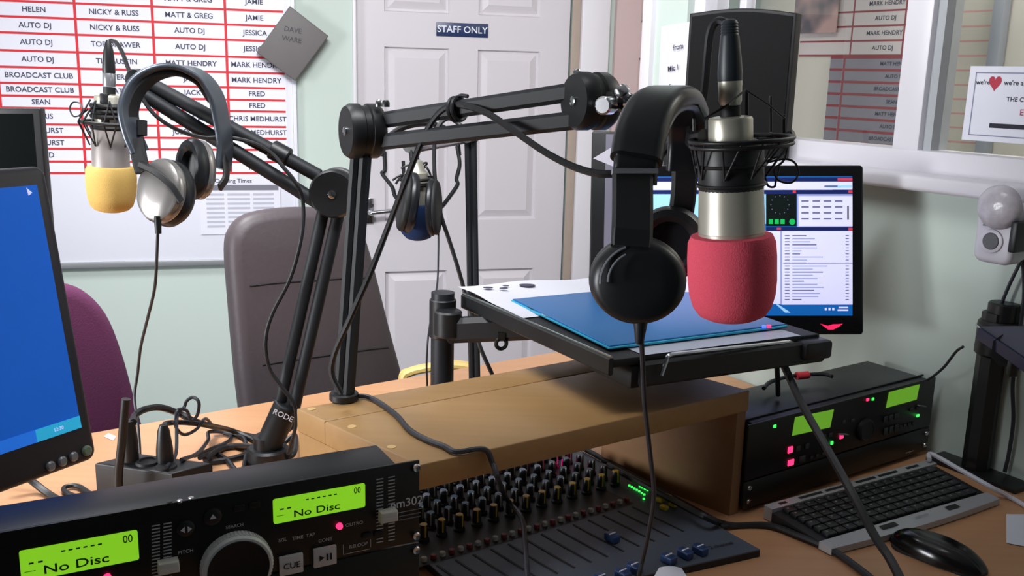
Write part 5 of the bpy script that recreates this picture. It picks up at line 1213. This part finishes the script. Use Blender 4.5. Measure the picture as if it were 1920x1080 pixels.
cable('headphone_cable', [(296, 432, 1.40), (294, 480, 1.42), (290, 540, 1.45), (276, 600, 1.50), (264, 650, 1.54), (258, 700, 1.57), (252, 745, 1.58), (258, 790, 1.57), (262, 840, 1.56), (262, 862, 1.555)], .0024, 'thin black cable dropping from the silver headphones to the desk', RUBG)
cable('headphone_cable', [(822, 430, 1.81), (822, 470, 1.81), (820, 530, 1.80), (812, 575, 1.78), (803, 630, 1.76), (800, 680, 1.765), (801, 725, 1.78)], .0018, 'hair-thin cable hanging from the far headphones by the tray pole', RUBG)
cable('microphone_cable', [(870, 240, 1.83), (842, 222, 1.83), (820, 240, 1.82), (814, 280, 1.82), (816, 340, 1.82), (826, 400, 1.82), (842, 450, 1.83), (858, 500, 1.84), (872, 550, 1.85), (888, 610, 1.845), (902, 655, 1.84), (922, 700, 1.84), (930, 720, 1.84)], .0042, 'black cable running down beside the far boom post')
cable('power_cable', [(1458, 660, 1.50), (1474, 694, 1.49), (1505, 760, 1.44), (1550, 840, 1.37), (1595, 920, 1.29), (1640, 1005, 1.24), (1670, 1050, 1.21), (1700, 1110, 1.16)], .0062, 'thick straight black cable slanting across the keyboard')
cable('power_cable', [(1456, 662, 1.52), (1457, 690, 1.54), (1458, 715, 1.58), (1459, 740, 1.62)], .0042, 'short black cable dropping behind the twin player')
cable('loop_cable', [OZ(x, y, .905) for x, y in ((1432, 728), (1445, 716), (1480, 706), (1520, 702), (1548, 702), (1560, 706))], .0036, 'black cable looped over the top of the twin player')
b = MB(); c = OZ(1504, 704, .905); b.cyl(c-yaw(20)*.012, c+yaw(20)*.012, .007, mat('red_plug', (200, 50, 60), .4), n=14); tag(b.build('red_connector'), 'small red connector on the twin player lid', 'connector')
cable('edge_cable', [OZ(x, y, z_) for x, y, z_ in ((1140, 872, MZ+.014), (1200, 905, MZ+.014), (1262, 938, MZ+.012), (1320, 968, .775), (1370, 985, DZ+.006), (1440, 985, DZ+.006), (1500, 1006, DZ+.006), (1560, 1032, DZ+.006), (1605, 1062, DZ+.006), (1640, 1090, DZ+.006))], .0052, 'black cable running from the mixer edge past the keyboard')
WC = [K[2]+Z*.012+ku.normalized()*.004, KP(1.008, .6, .012), KP(1.012, .2, .010), OZ(1893, 932, DZ+.005), OZ(1930, 952, DZ+.005)]
cable('white_cable', [OZ(1742, 862, DZ+.03)]+WC, .0042, 'white cable lying along the end of the keyboard', mat('cable_white', (206, 204, 216), .5))
cable('wall_cable', [V2 for V2 in [MVs @ Vector((V(1914, 490, .02)[0], V(1914, 490, .02)[1], .02)), MVs @ Vector((V(1890, 540, .02)[0], V(1890, 540, .02)[1], .02)), MVs @ Vector((V(1872, 590, .02)[0], V(1872, 590, .02)[1], .02)), MVs @ Vector((V(1868, 640, .02)[0], V(1868, 640, .02)[1], .02)), MVs @ Vector((V(1862, 720, .02)[0], V(1862, 720, .02)[1], .012)), MVs @ Vector((V(1850, 760, .02)[0], V(1850, 760, .02)[1], .012))]], .003, 'thin black cable hanging from the white wall unit', RUBG)
cable('wall_cable', [MVs @ Vector((V(x, y, .015)[0], V(x, y, .015)[1], .012)) for x, y in ((1916, 480), (1918, 560), (1905, 650), (1897, 720), (1898, 790), (1890, 850), (1882, 885))], .0034, 'long black cable down the wall behind the dark tray', RUBG)
cable('arm_cable', [U(1806, 650, 1.63), U(1792, 660, 1.65), U(1772, 686, 1.69), U(1752, 704, 1.72), U(1740, 712, 1.745)], .0024, 'thin cable bridging the black pole and the twin player', RUBG)
# ------------------------------------------------------------------ tangle and box on the desk
bx = [OZ(178, 868, .815), OZ(322, 888, .815), OZ(398, 868, .815)]
e1 = (bx[1]-bx[0]); e2 = (bx[2]-bx[1])
t = thing('junction_box', 'low black box among the cables behind the near player', 'box', Vector(((bx[0].x+bx[2].x)/2, (bx[0].y+bx[2].y)/2, DZ)))
slab([bx[0], bx[1], bx[2], bx[0]+e2], DZ, .815, BLACK, .003).build('casing', t)
b = MB(); c = OZ(277, 868, .815); b.lathe(c, Z, [(.018, 0), (.017, .004), (.012, .005), (.011, .002)], BLACK2, 24); c = OZ(312, 876, .815); b.lathe(c, Z, [(.016, 0), (.015, .003)], BLACK2, 24); b.build('socket', t)
p0 = OZ(310, 868, .815); pz = [OY(308, 800, p0.y)]
b = MB(); b.lathe(p0+Z*.003, Z, [(.013, 0), (.0125, .02), (.009, .05), (.0055, (pz[0].z-p0.z))], BLACK, 16); tag(b.build('cable_plug'), 'tapered black plug standing in the junction box', 'plug')
c0 = OZ(246, 866, .815); c1_ = OY(250, 792, c0.y)
b = MB(); b.lathe(c0+Z*.003, Z, [(.012, 0), (.012, .03), (.009, c1_.z-c0.z)], BLACK, 16); tag(b.build('cable_plug'), 'second black plug in the junction box beside the antenna', 'plug')
a0 = OZ(226, 926, .78); a0 = OY(222, 900, c0.y-.055); a1_ = OY(236, 748, c0.y-.055)
b = MB(); b.tube([Vector((a0.x, a0.y, DZ)), a0, a0.lerp(a1_, .45), a1_], .0065, BLACK, 10, 4); b.lathe(Vector((a0.x, a0.y, DZ)), Z, [(.02, 0), (.02, .006), (.01, .012)], BLACK, 16); tag(b.build('antenna'), 'thin black upright antenna beside the junction box', 'antenna')
def dk(x, y, h=.006): return OZ(x, y, DZ+h)
cable('tangled_cable', [c1_, U(252, 780, 1.50), U(270, 768, 1.52), U(300, 764, 1.56), U(335, 775, 1.60), U(365, 790, 1.62), dk(400, 800, .02), dk(440, 812), dk(490, 822)], .0055, 'thick black cable arching out of the junction box')
cable('tangled_cable', [pz[0], U(312, 794, 1.56), U(340, 792, 1.58), U(380, 796, 1.62), dk(430, 806, .02), dk(470, 822), dk(500, 845)], .0046, 'black cable running from the tapered plug to the boom base')
cable('tangled_cable', [dk(312, 876, .082), U(330, 850, 1.52), U(332, 780, 1.55), U(345, 764, 1.57), U(350, 752, 1.57), U(362, 745, 1.57), U(373, 755, 1.57), U(370, 778, 1.58), U(358, 788, 1.58), U(350, 770, 1.57), U(332, 770, 1.55), U(330, 800, 1.55), U(345, 815, 1.58), U(368, 805, 1.6), U(385, 785, 1.62), dk(400, 800, .015)], .0028, 'thin dark cable with a small upright loop above the box', RUBG)
cable('tangled_cable', [dk(385, 862, .02), dk(420, 840), dk(480, 838), dk(450, 856), dk(390, 866), dk(400, 848), dk(440, 836), dk(500, 840, .03)], .0050, 'black cable coil lying flat beside the junction box')
cable('tangled_cable', [dk(375, 858, .03), dk(400, 850), dk(425, 862), dk(445, 884), dk(470, 880, .02)], .0046, 'black cable crossing the desk under the coil')
cable('tangled_cable', [dk(340, 862, .08), U(370, 850, 1.56), dk(390, 825, .02), dk(392, 810, .015), dk(428, 812), dk(430, 826), dk(395, 842), dk(365, 855, .03)], .0034, 'grey-black cable bending over the box corner', RUBG)
cable('tangled_cable', [dk(420, 812), dk(455, 820), dk(462, 845), dk(455, 885)], .004, 'black cable dropping toward the near player')
cable('tangled_cable', [dk(552, 772, .05), dk(548, 800, .03), dk(530, 812), dk(515, 822), dk(548, 825), dk(545, 845), dk(530, 860), dk(552, 850, .02), dk(553, 815, .02), dk(528, 835)], .0042, 'black cable bundle squeezed between boom base and shelf')
cable('tangled_cable', [dk(20, 870, .05), dk(60, 902, .02), dk(90, 925), dk(120, 940), dk(165, 943), dk(200, 938)], .0056, 'thick black cable leaving the base of the near monitor')
cable('tangled_cable', [dk(175, 938), dk(140, 930), dk(120, 920), dk(125, 912), dk(148, 912), dk(178, 932), dk(195, 940)], .0040, 'small black cable loop on the desk by the near monitor')
# small white slip by the monitor
q4 = [dk(195, 818, .001), dk(212, 826, .001), dk(218, 818, .001), dk(203, 812, .001)]
sheet('paper_tag', q4, 2, 2, lambda s, t: Z*0, PAPER, 'tiny white tag on the desk near the purple chair', 'paper')
# ================================================================== LIGHTS
def area(nm, loc, size, power, col=(1, 1, 1), rot=(0, 0, 0), sy=None):
    l = bpy.data.lights.new(nm, 'AREA'); l.energy = power; l.size = size; l.color = col
    if sy: l.shape = 'RECTANGLE'; l.size_y = sy
    o = bpy.data.objects.new(nm, l); COL.objects.link(o); o.location = loc; o.rotation_euler = rot; return o
def aim(o, tgt): o.rotation_euler = (Vector(tgt)-o.location).to_track_quat('-Z', 'Y').to_euler()
l1 = area('ceiling_light', (-.3, 1.0, 2.48), 1.0, 40, (.97, .98, 1.0), sy=.5); aim(l1, (-.75, 3.1, 1.35)); l1.data.spread = math.radians(125)  # extra lamp tilted at the back wall, added to brighten it
l2 = area('ceiling_light', (-1.1, 2.0, 2.5), .7, 18, (.98, .98, 1.0), sy=.5); l2.data.spread = math.radians(95)
l3 = area('side_fill_light', (-2.7, .3, 1.25), 1.0, 40, (.96, .98, 1.0), sy=.9); aim(l3, (.9, 1.6, 1.62)); l3.data.spread = math.radians(110)  # unseen fill added to brighten upright surfaces; the wall has no window here
area('booth_light', MVs @ Vector((.3, 2.3, -.42)), .6, 13, (1, .95, .92))
GR_ = {'tangled_cable': 'cables tangled on the desk', 'boom_arm': 'boom arms holding the microphones', 'studio_microphone': 'foam-covered studio microphones', 'shock_mount': 'spider shock mounts on the microphones', 'headphones': 'headphones hung on the boom arms', 'microphone_cable': 'microphone cables along the booms', 'headphone_cable': 'thin headphone cables', 'cable_plug': 'plugs in the junction box', 'office_chair': 'chairs behind the desk', 'computer_monitor': 'computer screens around the desk'}
for o in SC.objects:
    k_ = o.name.split('.')[0]
    if o.parent is None and k_ in GR_: o['group'] = GR_[k_]
wd_ = bpy.data.worlds.new('world'); SC.world = wd_; wd_.use_nodes = True; wd_.node_tree.nodes['Background'].inputs[0].default_value = (.8, .85, .9, 1); wd_.node_tree.nodes['Background'].inputs[1].default_value = .25
SC.view_settings.view_transform = 'Standard'; SC.view_settings.look = 'None'; SC.view_settings.exposure = -.12; SC.view_settings.gamma = 1
